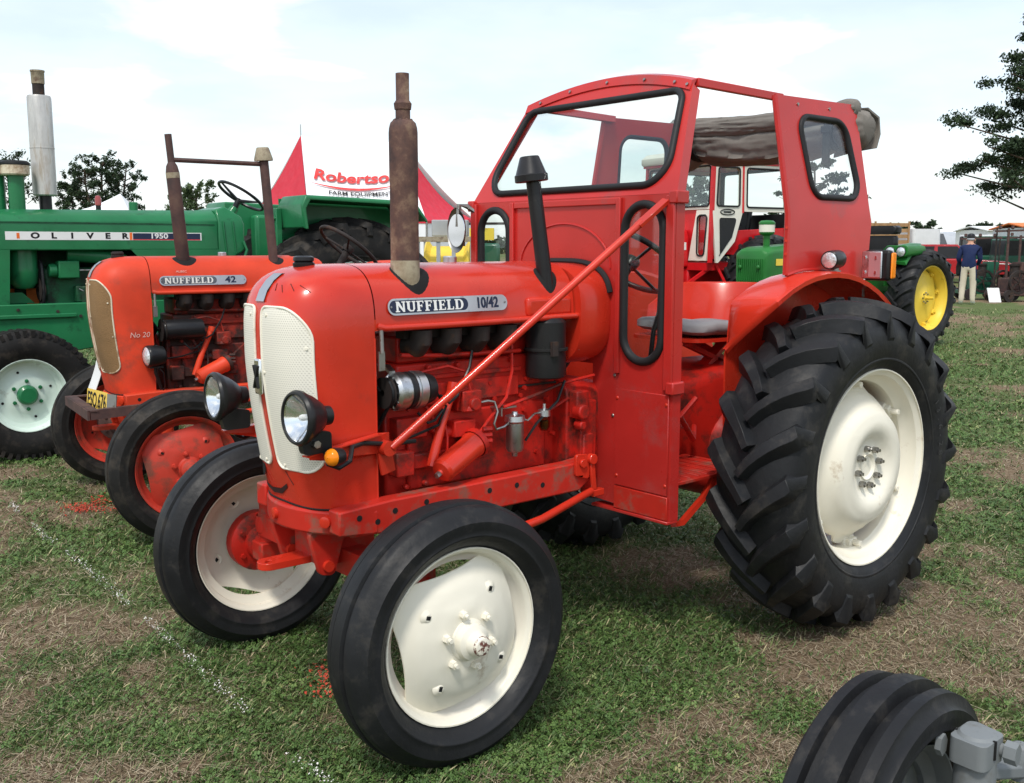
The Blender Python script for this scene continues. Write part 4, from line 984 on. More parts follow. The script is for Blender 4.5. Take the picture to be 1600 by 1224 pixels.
# ================================================================== generic tractor pieces
def big_wheel(parent, loc, s, Rt, rr, w, rimm, tyrem, nl=20, lh=.04, da=.27, disc=True, lugs=True):
    k = rr/.38
    prof = [(rr, 0), (rr+.001, -.008), (rr-.012, -.016), (rr-.02, -.05), (rr-.04, -.075), (rr-.045, -w*1.1), (rr-.02, -w*1.35), (rr, -w*1.6)]
    o = obj('rear_wheel', flipy(MB().lathe(prof+[(r-.006, y) for r, y in reversed(prof)], n=56, closed=True), s), rimm, parent); o.location = loc
    tb = lug_tyre(MB(), Rt-lh, w, -w*.82, nl, lh, .055, da, rb=rr); flipy(tb, s)
    obj('tyre', tb, tyrem, o, smooth=32)
    obj('wheel_disc', flipy(polar_disc([(.03, -.10), (.10, -.10), (.16, -.12), (rr*.7, -.135), (rr-.04, -.16)], lambda t: rr-.06+.02*math.cos(8*t), m=8), s), rimm, o)
    hb = MB().lathe([(.001, .04), (.022, .04), (.025, -.085), (.09, -.095), (.10, -.12)], n=20); flipy(hb, s); obj('hub', hb, rimm, o)
    nuts(o, .075, -.095, 8, s, 'steel', rad=.013)
    for q in range(8):
        t = 2*PI*q/8+.2; mb = MB().box(-.03, .03, -.165, -.12, rr-.095, rr-.04); mb.cyl((0, -.13, rr-.075), (0, -.10, rr-.075), .014, n=8)
        mb.v = [tuple(Matrix.Rotation(t, 3, 'Y') @ Vector(p)) for p in mb.v]; flipy(mb, s); obj('rim_clamp', mb, rimm, o)
    return o
def steering(parent, c, ax, r, m, base_):
    c = Vector(c); ax = Vector(ax).normalized(); a_ = Vector((0, 1, 0)); b_ = ax.cross(a_)
    o = obj('steering_wheel', MB().tube([c+a_*(r*math.cos(2*PI*k/36))+b_*(r*math.sin(2*PI*k/36)) for k in range(36)], .013, n=8, closed=True), m, parent)
    for k in range(3):
        t = 2*PI*k/3+PI/2; obj('spoke', MB().tube([c+ax*.05, c+a_*(r*math.cos(t))+b_*(r*math.sin(t))], [.016, .007], n=8), m, o)
    obj('steering_column', MB().cyl(c+ax*.03, base_, .025, n=12), m if m != 'black' else 'black', parent)
    return o
def plain_front(parent, loc, s, Rt, rf, w, rimm, tyrem, hubm, nn=6, lugged=False):
    prof = [(rf, 0), (rf-.012, -.012), (rf-.018, -.05), (rf-.045, -.06), (rf-.04, -w*1.3), (rf, -w*1.6)]
    o = obj('front_wheel', flipy(MB().lathe(prof+[(r-.005, y) for r, y in reversed(prof)], n=48, closed=True), s), rimm, parent); o.location = loc
    h = [(rf-.004, w*.8-.011), (rf+.003, w*.8-.004), (rf+.03, w*.94), (rf+.07, w), (rf+.12, w*.98), (Rt-.03, w*.86), (Rt-.008, w*.74), (Rt-.004, w*.55), (Rt-.02, w*.5), (Rt-.02, w*.3), (Rt, w*.24), (Rt, 0)]
    h = [q for i, q in enumerate(h) if i < 2 or q[0] > rf+.03]
    yc = -w*.8
    t = obj('tyre', flipy(MB().lathe([(r, yc+y) for r, y in h]+[(r, yc-y) for r, y in reversed(h) if y > 0], n=60), s), tyrem, o, smooth=50)
    if lugged:
        mb = MB()
        for k in range(54):
            a = 2*PI*k/54
            for sd in (1, -1):
                mb.box(-.012, .012, yc+sd*w*.72-.02, yc+sd*w*.72+.028, Rt-.045, Rt-.002, Matrix.Rotation(a, 4, 'Y'))
        flipy(mb, s); tl_ = obj('tread_block', mb, tyrem, t); tl_['kind'] = 'stuff'
    obj('wheel_disc', flipy(polar_disc([(.03, -.055), (.11, -.055), (.16, -.075), (rf-.03, -.07)], lambda t: rf-.018, m=8), s), rimm, o)
    hb = MB().lathe([(.001, -.01), (.05, -.012), (.065, -.025), (.07, -.055)], n=24); flipy(hb, s); obj('hub', hb, hubm, o)
    nuts(o, .098, -.056, nn, s, hubm, rad=.014, ln=.014)
    for k in range(4):
        t_ = PI/2*k+.3; mb = MB().cyl((.165*math.sin(t_), -.078, .165*math.cos(t_)), (.165*math.sin(t_), -.070, .165*math.cos(t_)), .009, n=10); flipy(mb, s); obj('disc_hole', mb, 'black_matt', o)
    return o
# ================================================================== green tractor with long hood
ol_ = thing('tractor', 'green tractor with lettered white hood decal and tall silver muffler', 'tractor', (-1.0, -5.25, 0), -.05)
hp_ = [(-.27, 1.45), (-.27, 1.655), (-.235, 1.70), (-.14, 1.745), (.14, 1.745), (.235, 1.70), (.27, 1.655), (.27, 1.45)]
secs = [[(x, y, z+(z > 1.6)*dz) for y, z in hp_] for x, dz in ((3.15, -.02), (2.6, 0), (1.10, .02), (.92, .03))]
hd = obj('hood', MB().loft(secs), 'green', ol_, bevel=.008)
secs = [[(x, y*k, z) for y, z in ((-.28, zb), (-.28, 1.66), (-.22, zt), (.22, zt), (.28, 1.66), (.28, zb))] for x, k, zb, zt in ((.92, 1, 1.30, 1.775), (.84, 1.02, 1.36, 1.80), (.70, 1.02, 1.45, 1.72))]
dh = obj('dash_housing', MB().loft(secs), 'green', ol_, bevel=.012)
for x in (.88, .80): obj('dash_rib', MB().tube([(x, .285, 1.68), (x, .29, 1.64), (x-.02, .288, 1.42)], .008, n=6), 'green', dh)
obj('hood_crease', MB().box(.95, 3.1, .2705, .274, 1.648, 1.656), 'green_engine', hd)
obj('side_panel_rear', MB().plate([(1.62, 1.455), (.86, 1.455), (.80, 1.32), (1.48, 1.30)], [], lambda u, w_, t: (u, .262+t, w_), .008), 'green', ol_)
obj('side_panel_front', MB().plate([(3.10, 1.455), (2.475, 1.455), (2.50, 1.06), (3.10, 1.06)], [], lambda u, w_, t: (u, .262+t, w_), .008), 'green', ol_)
obj('radiator_grille', MB().box(3.06, 3.15, -.27, .26, .85, 1.45), 'green', ol_)
fr_ = obj('frame_rail', MB().plate([(3.10, 1.06), (1.10, 1.06), (1.0, .98), (1.0, .76), (1.9, .72), (2.05, .70), (2.7, .72), (3.10, .86)], [], lambda u, w_, t: (u, .232+t, w_), .045), 'green', ol_, bevel=.008)
obj('frame_rail', MB().plate([(3.10, 1.06), (1.10, 1.06), (1.0, .98), (1.0, .76), (2.7, .72), (3.10, .86)], [], lambda u, w_, t: (u, -.28+t, w_), .045), 'green', ol_, bevel=.008)
for x, z in ((2.45, 1.02), (2.18, 1.0), (2.02, .96), (1.8, 1.0), (2.3, .80)): obj('rail_bolt', MB().cyl((x, .277, z), (x, .287, z), .012, n=6), 'dark_iron', fr_)
obj('rail_lip', MB().box(2.05, 2.62, .277, .30, .955, .985), 'green', fr_, bevel=.006)
# decal
dz0, dz1 = 1.525, 1.585
dcl = obj('hood_decal', MB().box(1.06, 2.50, .2705, .2722, dz0, dz1), 'print_white', hd, smooth=0)
obj('decal_dark_field', MB().box(1.07, 1.60, .2723, .2730, dz0+.008, dz1-.006), 'badge_dark', dcl, smooth=0)
obj('decal_red_line', MB().box(1.07, 1.60, .2723, .2730, dz0+.002, dz0+.008), 'print_red', dcl, smooth=0)
obj('decal_bar', MB().box(1.605, 1.625, .2723, .2730, dz0+.002, dz1-.002), 'print_orange', dcl, smooth=0)
obj('decal_mark', MB().box(2.405, 2.425, .2723, .2730, dz0+.010, dz1-.010), 'print_orange', dcl, smooth=0)
for k, ch in enumerate('OLIVER'):
    text('decal_letter', ch, .040, 'print_black', dcl, (2.30-.128*k, .2725, 1.555), (-1, 0, 0), (0, 0, 1), bold=.05, xs=1.3)
text('decal_number', '1950', .038, 'print_white', dcl, (1.40, .2733, 1.556), (-1, 0, 0), (0, 0, 1), bold=.025, xs=1.3)
mf = obj('muffler', MB().lathe([(.03, 0), (.078, .004), (.085, .012), (.085, .35), (.0875, .3502), (.0875, .3578), (.085, .358), (.085, .72), (.080, .735), (.04, .74)], (2.15, 0, 1.852), (0, 0, 1), 32), 'muffler', ol_)
obj('muffler_neck', MB().cyl((2.15, 0, 1.70), (2.15, 0, 1.86), .045, n=20), 'black', mf)
obj('muffler_outlet', MB().cyl((2.15, 0, 2.58), (2.15, 0, 2.68), .042, n=20), 'dark_iron', mf)
obj('rain_sleeve', MB().lathe([(.040, 0), (.046, .004), (.047, .085), (.051, .09), (.051, .10), (.044, .10), (.043, .02)], (2.15, 0, 2.67), (0, 0, 1), 22), 'rust_pale', mf)
for x, y in ((2.36, .06), (2.47, -.04)):
    pc = obj('pre_cleaner', MB().lathe([(.01, 0), (.088, .002), (.098, .012), (.098, .075), (.01, .078)], (x, y, 1.992), (0, 0, 1), 26), 'cream_worn', ol_)
    obj('cleaner_top', MB().lathe([(.098, .076), (.103, .08), (.100, .096), (.085, .108), (.001, .112)], (x, y, 1.992), (0, 0, 1), 26), 'rubber', pc)
    obj('cleaner_stem', MB().cyl((x, y, 1.70), (x, y, 1.995), .056, n=20), 'green', pc)
obj('beacon', MB().lathe([(.001, .13), (.018, .125), (.024, .10), (.024, .055), (.02, .05)], (1.74, -.10, 1.745), (0, 0, 1), 16), 'red_lens', ol_)
obj('beacon_foot', MB().cyl((1.74, -.10, 1.70), (1.74, -.10, 1.80), .020, n=14), 'black', ol_)
obj('filler_cap', MB().lathe([(.001, .06), (.03, .06), (.034, .055), (.034, -.02)], (1.50, 0, 1.765), (0, 0, 1), 18), 'green', ol_)
# engine behind the panels
eg = obj('engine', MB().box(1.15, 2.22, -.16, .12, .80, 1.32), 'green_engine', ol_, bevel=.02)
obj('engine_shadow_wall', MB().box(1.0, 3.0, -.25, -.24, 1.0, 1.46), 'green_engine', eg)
obj('air_pipe', MB().tube([(2.05, .12, 1.42), (1.80, .16, 1.40), (1.66, .17, 1.37), (1.58, .17, 1.28), (1.57, .15, 1.12)], .055, n=16), 'green', eg)
obj('filter_bowl', MB().lathe([(.001, -.14), (.06, -.13), (.095, -.09), (.10, -.02), (.103, 0), (.10, .02), (.10, .16)], (2.36, .10, 1.30), (0, 0, 1), 24), 'green', eg)
obj('compressor', MB().box(1.99, 2.14, .12, .22, 1.24, 1.37).cyl((2.20, .16, 1.30), (2.14, .16, 1.30), .05, n=18), 'green', eg, bevel=.01)
obj('drive_pulley', MB().lathe([(.02, 0), (.09, .005), (.07, .02), (.09, .035), (.02, .04)], (2.23, .12, 1.16), (1, 0, 0), 24), 'dark_iron', eg)
obj('drive_belt', MB().tube([(2.25, .15+.05*math.cos(t), 1.20+.17*math.sin(t)) for t in [2*PI*k/20 for k in range(20)]], .012, n=6, closed=True), 'rubber', eg)
obj('injection_pump', MB().box(1.80, 2.02, .12, .20, 1.06, 1.18).cyl((1.95, .17, 1.18), (1.95, .17, .98), .045, n=14).cyl((1.84, .17, 1.12), (1.84, .17, 1.02), .035, n=14), 'green_engine', eg, bevel=.008)
obj('oil_filter', MB().cyl((1.70, .2, 1.20), (1.70, .2, .98), .07, n=20).cyl((1.86, .2, 1.07), (1.86, .2, 1.09), .055, n=18), 'green', eg, bevel=.01)
mb = MB()
for p in ([(2.0, .2, 1.30), (1.85, .21, 1.30), (1.7, .2, 1.27)], [(1.9, .2, 1.25), (1.82, .215, 1.2), (1.86, .21, 1.15)], [(2.0, .2, 1.16), (1.93, .21, 1.12), (1.95, .2, 1.05)]): mb.tube(p, .006, n=6)
obj('fuel_pipes', mb, 'steel', eg)
for (x, z, a, b) in ((2.42, 1.13, .03, .03), (2.40, 1.075, .05, .016), (2.26, 1.07, .045, .09)):
    obj('orange_panel', MB().box(x-a, x+a, -.10, -.09, z-b*.6, z+b), 'orange', eg)
obj('front_bracket', MB().plate([(2.47, 1.06), (2.30, 1.06), (2.38, 1.14), (2.47, 1.14)], [], lambda u, w_, t: (u, .10+t, w_), .02), 'green', eg)
# wheels and axles
for s in (1, -1):
    plain_front(ol_, (2.52, s*.78, .455), s, .455, .255, .125, 'pale_rim', 'rubber_dusty', 'green', 6, lugged=True)
    big_wheel(ol_, (0, s*.92, .86), s, .86, .50, .23, 'pale_rim', 'rubber_dusty', nl=22)
    secs = []
    for y, k in ((.58, 0), (.60, 1), (1.0, 1), (1.02, 0)):
        secs.append([(x, s*y, z-(1-k)*.012) for x, z in ((.52, 1.62), (.54, 1.80), (.50, 1.875), (-.50, 1.85), (-.62, 1.70), (-.60, 1.68), (-.48, 1.82), (.46, 1.845), (.50, 1.78), (.48, 1.62))])
    fd = obj('rear_fender', MB().loft(secs), 'green', ol_, bevel=.01)
    obj('fender_side', MB().plate([(.52, 1.86), (-.52, 1.84), (-.62, 1.3), (.35, 1.0), (.50, 1.3)], [], lambda u, w_, t: (u, s*(.555+t), w_), .012), 'green', fd)
    obj('fender_post', MB().bar((.56, s*.62, 1.10), (.56, s*.62, 1.78), .06, .05).cyl((.6, s*.62, 1.70), (.58, s*.62, 1.70), .02, n=10), 'green', fd, bevel=.006)
obj('front_axle', MB().bar((2.52, -.72, .455), (2.52, .72, .455), .10, .11).box(2.42, 2.66, -.20, .20, .48, .78), 'green_engine', ol_, bevel=.01)
obj('transmission', MB().box(-.25, 1.15, -.22, .22, .60, 1.15).cyl((0, -.74, .86), (0, .74, .86), .09, n=20), 'green', ol_, bevel=.03)
obj('operator_deck', MB().box(-.1, .78, -.5, .5, 1.05, 1.10), 'green', ol_)
obj('side_console', MB().box(-.10, .46, .40, .54, 1.10, 1.76), 'green', ol_, bevel=.03); obj('side_console', MB().box(-.10, .30, -.54, -.40, 1.10, 1.76), 'green', ol_, bevel=.03)
st2 = obj('driver_seat', MB().box(-.18, .22, -.24, .24, 1.42, 1.52).bar((-.2, 0, 1.48), (-.26, 0, 1.85), .46, .09, up=(1, 0, 0)), 'cream_cab', ol_, bevel=.04, seg=3)
obj('seat_post', MB().cyl((0, 0, 1.08), (0, 0, 1.44), .06, n=14), 'green_engine', st2)
steering(ol_, (.60, 0, 1.90), (.55, 0, -.83), .205, 'black', (.78, 0, 1.58))
obj('column_shroud', MB().cyl((.66, 0, 1.80), (.82, 0, 1.58), .035, .06, n=16), 'green', ol_)
npl = obj('rear_number_plate', MB().box(-.50, -.22, .90, .91, 1.44, 1.52), 'black', ol_)
text('plate_lettering', 'K8', .06, 'print_white', npl, (-.42, .911, 1.48), (-1, 0, 0), (0, 0, 1), xs=.8, bold=.01)
obj('brake_arm', MB().tube([(.72, .30, 1.52), (.70, .32, 1.45), (.78, .34, 1.25)], .012, n=8), 'green', ol_)

# ================================================================== red tractor with enclosed cab
fm = thing('tractor', 'red tractor with cream framed enclosed cab and roof spotlights', 'tractor', (-10.25, -7.95, 0), -.14)
cx0, cx1, cw = .95, -.75, .80
def cabp(name, outer, hole, fn, m='cream_cab', t=.03):
    pn = obj(name, MB().plate(outer, [hole] if hole else [], fn, t), m, fm, bevel=.004, seg=1)
    if hole:
        obj('window_seal', MB().tube([fn(a, b, -.006) for a, b in hole], .014, n=6, closed=True), 'seal', pn)
        obj('window_pane', MB().plate(hole, [], lambda u, w_, q: fn(u, w_, .012+q), .005), 'glass', pn, smooth=0)
    return pn
fx = lambda u, w_, t: (cx0-t-.06*max(0, w_-1.9), u, w_)
cabp('cab_front', [(-cw, 2.05), (cw, 2.05), (cw-.02, 2.76), (-cw+.02, 2.76)], rpoly([(-.74, 2.10), (.74, 2.10), (.72, 2.72), (-.72, 2.72)], .05), fx)
for s in (1, -1):
    cabp('cab_front_lower', [(s*.30, 1.25), (s*.72, 1.25), (s*.78, 2.04), (s*.46, 2.04)], rpoly([(s*.50, 1.33), (s*.66, 1.33), (s*.72, 1.96), (s*.50, 1.96)], .06), fx)
    fy = lambda u, w_, t: (u, s*(cw-t+.02*max(0, 2.76-w_)), w_)
    cabp('cab_door', [(cx0-.06, 2.76), (.30, 2.76), (.28, 2.02), (.45, 1.55), (.80, 1.22), (cx0-.10, 1.22), (cx0-.02, 2.0)], rpoly([(cx0-.14, 2.70), (.36, 2.70), (.36, 2.10), (cx0-.10, 2.10)], .05), fy)
    lw_ = rpoly([(cx0-.16, 1.92), (.42, 1.92), (.52, 1.62), (.80, 1.33), (cx0-.18, 1.33)], .04)
    obj('lower_window', MB().plate(lw_, [], lambda u, w_, t: (u, s*(cw+.02*max(0, 2.76-w_)+.004+t), w_), .006), 'black', fm)
    dl = cabp('cab_rear_side', [(.27, 2.76), (cx1, 2.76), (cx1, 2.02), (.25, 2.02)], rpoly([(.20, 2.70), (cx1+.08, 2.70), (cx1+.08, 2.09), (.20, 2.09)], .05), fy)
    obj('cab_post', MB().bar((cx0, s*(cw+.0), 1.22), (cx0-.05, s*(cw-.02), 2.78), .05, .06, up=(1, 0, 0)), 'red_tractor', fm)
    obj('cab_post', MB().bar((.285, s*(cw+.012), 2.0), (.285, s*(cw), 2.78), .03, .03, up=(1, 0, 0)), 'red_tractor', fm)
    big_wheel(fm, (-.2, s*1.05, .84), s, .84, .48, .22, 'cream_cab', 'rubber')
    fdr = obj('rear_fender', MB().plate([(.60, 1.35), (.5, 1.72), (-.85, 1.78), (-1.0, 1.5), (-.4, 1.3)], [], lambda u, w_, t: (u, s*(.66+t*1.0), w_), .10), 'red_tractor', fm, bevel=.03)
    plain_front(fm, (2.55, s*.75, .42), s, .42, .22, .11, 'cream_cab', 'rubber', 'red_tractor')
obj('door_emblem', MB().box(.54, .70, cw+.018, cw+.024, 1.998, 2.022), 'print_black', fm)
obj('emblem_oval', MB().tube([(.62+.15*math.cos(t), cw+.022, 2.010+.042*math.sin(t)) for t in [2*PI*k/24 for k in range(24)]], .008, n=6, closed=True), 'print_black', fm)
obj('cab_roof', MB().loft([[(x, y, z) for x, y in rpoly([(cx0+.10-k, -cw-.06+k), (cx0+.10-k, cw+.06-k), (cx1-.10+k, cw+.06-k), (cx1-.10+k, -cw-.06+k)], .12)] for z, k in ((2.79, .02), (2.82, 0), (2.90, .0), (2.97, .06), (3.0, .25))]), 'cream_cab', fm, smooth=40)
obj('roof_trim', MB().box(cx1-.06, cx0+.03, -cw-.01, cw+.01, 2.755, 2.80), 'red_tractor', fm)
obj('cab_rear', MB().plate([(-cw, 1.3), (cw, 1.3), (cw, 2.76), (-cw, 2.76)], [rpoly([(-.70, 2.0), (.70, 2.0), (.70, 2.70), (-.70, 2.70)], .05)], lambda u, w_, t: (cx1-t, u, w_), .03), 'black', fm)
for y in (.46, .68):
    sp_ = obj('roof_spotlight', MB().lathe([(.075, .03), (.085, .02), (.085, -.03), (.05, -.07), (.001, -.075)], (cx0+.12, y, 2.90), (1, .15, 0), 22), 'black', fm)
    obj('spot_lens', MB().lathe([(.001, .042), (.05, .036), (.075, .028)], (cx0+.12, y, 2.90), (1, .15, 0), 22), 'lamp_glass', sp_)
obj('cab_base', MB().plate([(cx0-.04, 1.28), (cx0-.04, 2.05), (cx0-.10, 2.05), (cx0-.10, 1.28)], [], lambda u, w_, t: (u, -.78+t, w_), 1.56), 'red_tractor', fm)
obj('cab_floor', MB().box(cx1, cx0, -.72, .72, 1.10, 1.22), 'red_tractor', fm)
secs = [[(x, y, z) for y, z in ((-.30, zb), (-.30, 1.62), (-.24, 1.74), (.24, 1.74), (.30, 1.62), (.30, zb))] for x, zb in ((3.0, 1.0), (.93, 1.15))]
hd2 = obj('hood', MB().loft(secs), 'red_tractor', fm, bevel=.03, seg=3)
dc2 = obj('hood_decal', MB().box(1.0, 2.9, .302, .306, 1.42, 1.54), 'print_white', hd2)
text('decal_lettering', 'FARMALL', .075, 'print_black', dc2, (2.00, .3075, 1.48), (-1, 0, 0), (0, 0, 1), bold=.02, xs=1.6)
obj('engine', MB().box(.9, 2.7, -.26, .26, .65, 1.12).box(1.2, 1.9, .26, .36, .8, 1.1).cyl((1.5, .3, .95), (1.9, .3, .95), .1), 'red_tractor', fm, bevel=.02)
obj('transmission', MB().box(-.6, .95, -.3, .3, .55, 1.15).cyl((-.2, -.85, .84), (-.2, .85, .84), .09), 'red_tractor', fm, bevel=.03)
obj('front_axle', MB().bar((2.55, -.7, .42), (2.55, .7, .42), .12, .12).box(2.4, 2.9, -.25, .25, .4, .9), 'red_tractor', fm, bevel=.02)
obj('step_brace', MB().bar((.75, .70, 1.2), (1.35, .55, .80), .05, .05).bar((.75, .72, 1.2), (.55, .85, .75), .06, .04), 'red_tractor', fm)
obj('seat', MB().box(-.45, .0, -.25, .25, 1.5, 1.62).bar((-.42, 0, 1.6), (-.5, 0, 2.1), .48, .1, up=(1, 0, 0)), 'black', fm, bevel=.04)
steering(fm, (.42, 0, 1.95), (.5, 0, -.85), .2, 'black', (.75, 0, 1.5))

# ================================================================== green row-crop tractor with yellow wheels
jd = thing('tractor', 'green tractor with ribbed nose grille, twin fender lamps and yellow wheels', 'tractor', (-10.95, -5.50, 0), -.02)
secs = []
for x, k, zt in ((3.06, .88, 1.40), (3.03, .98, 1.44), (2.9, 1, 1.47), (2.2, 1, 1.51), (1.15, 1, 1.54)):
    secs.append([(x, y*k, z) for y, z in rpoly([(-.26, 1.02), (-.27, zt-.06), (-.18, zt), (.18, zt), (.27, zt-.06), (.26, 1.02)], [0, .06, .05, .05, .06, 0], 4)])
hd3 = obj('hood', MB().loft(secs), 'green_deere', jd, smooth=45)
gr3 = obj('nose_grille', MB().box(3.0, 3.055, -.24, .24, .72, 1.36), 'green_deere', jd, bevel=.02)
for k in range(13):
    y = -.20+.033*k; obj('grille_slat', MB().box(3.055, 3.075, y-.006, y+.006, .80, 1.31), 'green_deere', gr3)
obj('grille_backing', MB().box(3.0545, 3.058, -.215, .215, .78, 1.32), 'black_matt', gr3)
for y in (-.15, .15): obj('grille_knob', MB().ell((3.085, y, 1.20), .02, .03, .03, 10, 6), 'green_deere', gr3)
obj('side_grille', MB().plate(rpoly([(3.0, .75), (2.55, .80), (2.55, 1.05), (3.0, 1.05)], .03), [], lambda u, w_, t: (u, .24+t, w_), .02), 'green_deere', jd)
dj = obj('hood_decal', MB().box(1.3, 2.86, .2705, .274, 1.22, 1.31), 'yellow', hd3)
text('decal_lettering', 'JOHN DEERE', .055, 'green_car', dj, (2.25, .2745, 1.265), (-1, 0, 0), (0, 0, 1), bold=.015, xs=1.3)
mj = obj('muffler', MB().cyl((2.30, .10, 1.72), (2.30, .10, 2.18), .058, n=18).cyl((2.30, .10, 1.48), (2.30, .10, 1.74), .03, n=12).cyl((2.30, .10, 2.18), (2.30, .10, 2.25), .028, n=12), 'rust_dark', jd)
pj = obj('air_cleaner', MB().cyl((2.72, 0, 1.44), (2.72, 0, 1.66), .045, .05, n=16).lathe([(.05, 0), (.10, .03), (.105, .05)], (2.72, 0, 1.62), (0, 0, 1), 20), 'green_deere', jd)
obj('cleaner_bowl', MB().lathe([(.105, 0), (.107, .10), (.10, .102)], (2.72, 0, 1.67), (0, 0, 1), 20), 'cream_cab', pj)
obj('cleaner_top', MB().lathe([(.110, 0), (.11, .03), (.08, .055), (.001, .06)], (2.72, 0, 1.77), (0, 0, 1), 20), 'green_deere', pj)
obj('engine', MB().box(1.2, 2.6, -.2, .2, .6, 1.05).cyl((1.9, .2, .9), (2.2, .2, .9), .09), 'green_deere', jd, bevel=.02)
obj('transmission', MB().box(-.3, 1.25, -.25, .25, .5, 1.12).cyl((0, -.78, .72), (0, .78, .72), .09), 'green_deere', jd, bevel=.03)
obj('front_frame', MB().box(2.3, 3.0, -.17, .17, .5, .8).bar((2.75, -.55, .45), (2.75, .55, .45), .1, .1), 'green_deere', jd, bevel=.02)
obj('dash', MB().box(1.0, 1.2, -.22, .22, 1.2, 1.6), 'green_deere', jd, bevel=.03)
steering(jd, (.85, 0, 1.72), (.5, 0, -.85), .2, 'black', (1.1, 0, 1.4))
sj = obj('driver_seat', MB().loft([[(x, y, z) for x, y in rpoly([(.30*k+.1, -.26*k), (.30*k+.1, .26*k), (-.26*k+.1, .26*k), (-.26*k+.1, -.26*k)], .08)] for z, k in ((1.24, .8), (1.27, 1), (1.36, 1), (1.39, .85))]), 'cushion', jd)
obj('seat_back', MB().loft([[(x-.06*(z-1.45), y, z) for x, y in rpoly([(-.10, -.27*k), (-.10, .27*k), (-.22, .27*k), (-.22, -.27*k)], .05)] for z, k in ((1.42, .9), (1.46, 1), (1.60, 1), (1.64, .9))]), 'black', sj)
obj('seat_top_roll', MB().loft([[(x, y, z) for x, y in rpoly([(-.08, -.30*k), (-.08, .30*k), (-.26, .30*k), (-.26, -.30*k)], .06)] for z, k in ((1.66, .9), (1.69, 1), (1.76, 1), (1.79, .85))]), 'black', sj)
obj('seat_frame', MB().box(-.15, .2, -.18, .18, 1.1, 1.26), 'black', sj)
for s in (1, -1):
    big_wheel(jd, (0, s*.95, .72), s, .72, .475, .20, 'yellow', 'rubber', nl=21, lh=.035)
    plain_front(jd, (2.75, s*.62, .36), s, .36, .19, .09, 'yellow', 'rubber', 'yellow')
    secs = []
    for q in range(125, 39, -6):
        t = R(q); rr = .78; x, z = rr*math.cos(t), .72+rr*math.sin(t); yo = .52+.34*max(0, min(1, (125-q)/50))
        secs.append([(x, s*.50, z-.10), (x, s*.50, z+.01), (x, s*(.50+(yo-.5)*.3), z+.03), (x, s*(yo-.02), z+.02), (x, s*yo, z-.02), (x*.98, s*(yo-.02), z-.025), (x*.98, s*(.50+(yo-.5)*.3), z+.0), (x*.98, s*.51, z-.02)])
    fj = obj('rear_fender', MB().loft(secs), 'green_deere', jd, smooth=50)
    hdj = obj('lamp_housing', MB().loft([[(x, s*y, z) for y, z in rpoly([(.52, 1.30-k), (.52, 1.49), (.88, 1.49), (.88, 1.36-k)], .05, 4)] for x, k in ((.60, .02), (.56, .03), (.1, .0))]), 'green_deere', fj, bevel=.01)
    for y in (.605, .775):
        lj = obj('fender_lamp', MB().lathe([(.070, .0), (.078, .012), (.072, .018)], (.60, s*y, 1.40), (1, 0, 0), 20), 'black', fj)
        obj('fender_lens', MB().lathe([(.001, .025), (.05, .02), (.070, .008)], (.60, s*y, 1.40), (1, 0, 0), 20), 'lamp_glass', fj)
    obj('fender_plate', MB().plate([(.55, 1.45), (-.6, 1.3), (-.55, .9), (.50, .9)], [], lambda u, w_, t: (u, s*(.47+t), w_), .015), 'green_deere', fj)

# ================================================================== front wheel of the grey tractor standing beside the camera
gt = thing('tractor_front_end', 'ribbed black front wheel on a grey cast axle of a parked tractor', 'tractor', (1.765, 1.885, 0), .06)
gw = front_wheel(gt, (0, -.03, .325), -1, 'grey_casting', 'grey_casting', 'grey_casting', 'rubber', Rt=.325, worn=False, rf=.205)
gk = obj('kingpin', MB().lathe([(.001, .0), (.03, 0), (.036, -.005), (.036, -.03), (.038, -.09), (.038, -.30)], (-.07, .165, .575), (0, 0, 1), 22), 'grey_casting', gt)
def kobj(n_, mb, *a, **k):
    mb.v = [(-.07+(x+.02)*.75, .165+(y-.165)*.75, z-.065) for x, y, z in mb.v]; return obj(n_, mb, *a, **k)
kobj('clamp_head', MB().plate(rpoly([(-.085, -.045), (.045, -.05), (.055, .045), (-.06, .05)], .02, 4), [], lambda u, w_, t: (u-.01, w_+.165, .585+t), .05), 'grey_casting', gk, bevel=.008)
kobj('clamp_slot', MB().box(-.012, -.006, .115, .217, .60, .637), 'black_matt', gk)
kobj('clamp_bolt', MB().cyl((-.05, .10, .61), (-.05, .245, .61), .013, n=12).cyl((-.05, .225, .61), (-.05, .255, .61), .022, n=6).cyl((.03, .105, .61), (.03, .09, .61), .022, n=6), 'grey_casting', gk)
obj('spindle', MB().cyl((0, .17, .325), (0, -.02, .325), .04, .03, n=16).bar((-.05, .165, .42), (-.02, .165, .28), .085, .08, up=(1, 0, 0)), 'grey_casting', gt, bevel=.01)
obj('axle_arm', MB().bar((-.09, .16, .40), (-.11, .95, .43), .08, .085), 'grey_casting', gt, bevel=.012)
obj('steering_arm', MB().bar((-.07, .165, .50), (-.22, .20, .46), .045, .028).lathe([(.001, .045), (.016, .043), (.02, .03), (.024, .0), (.016, -.03)], (-.20, .20, .475), (0, 0, 1), 16), 'grey_casting', gt, bevel=.006)
obj('tie_rod', MB().cyl((-.22, .20, .45), (-.22, .95, .45), .014, n=10), 'dark_iron', gt)
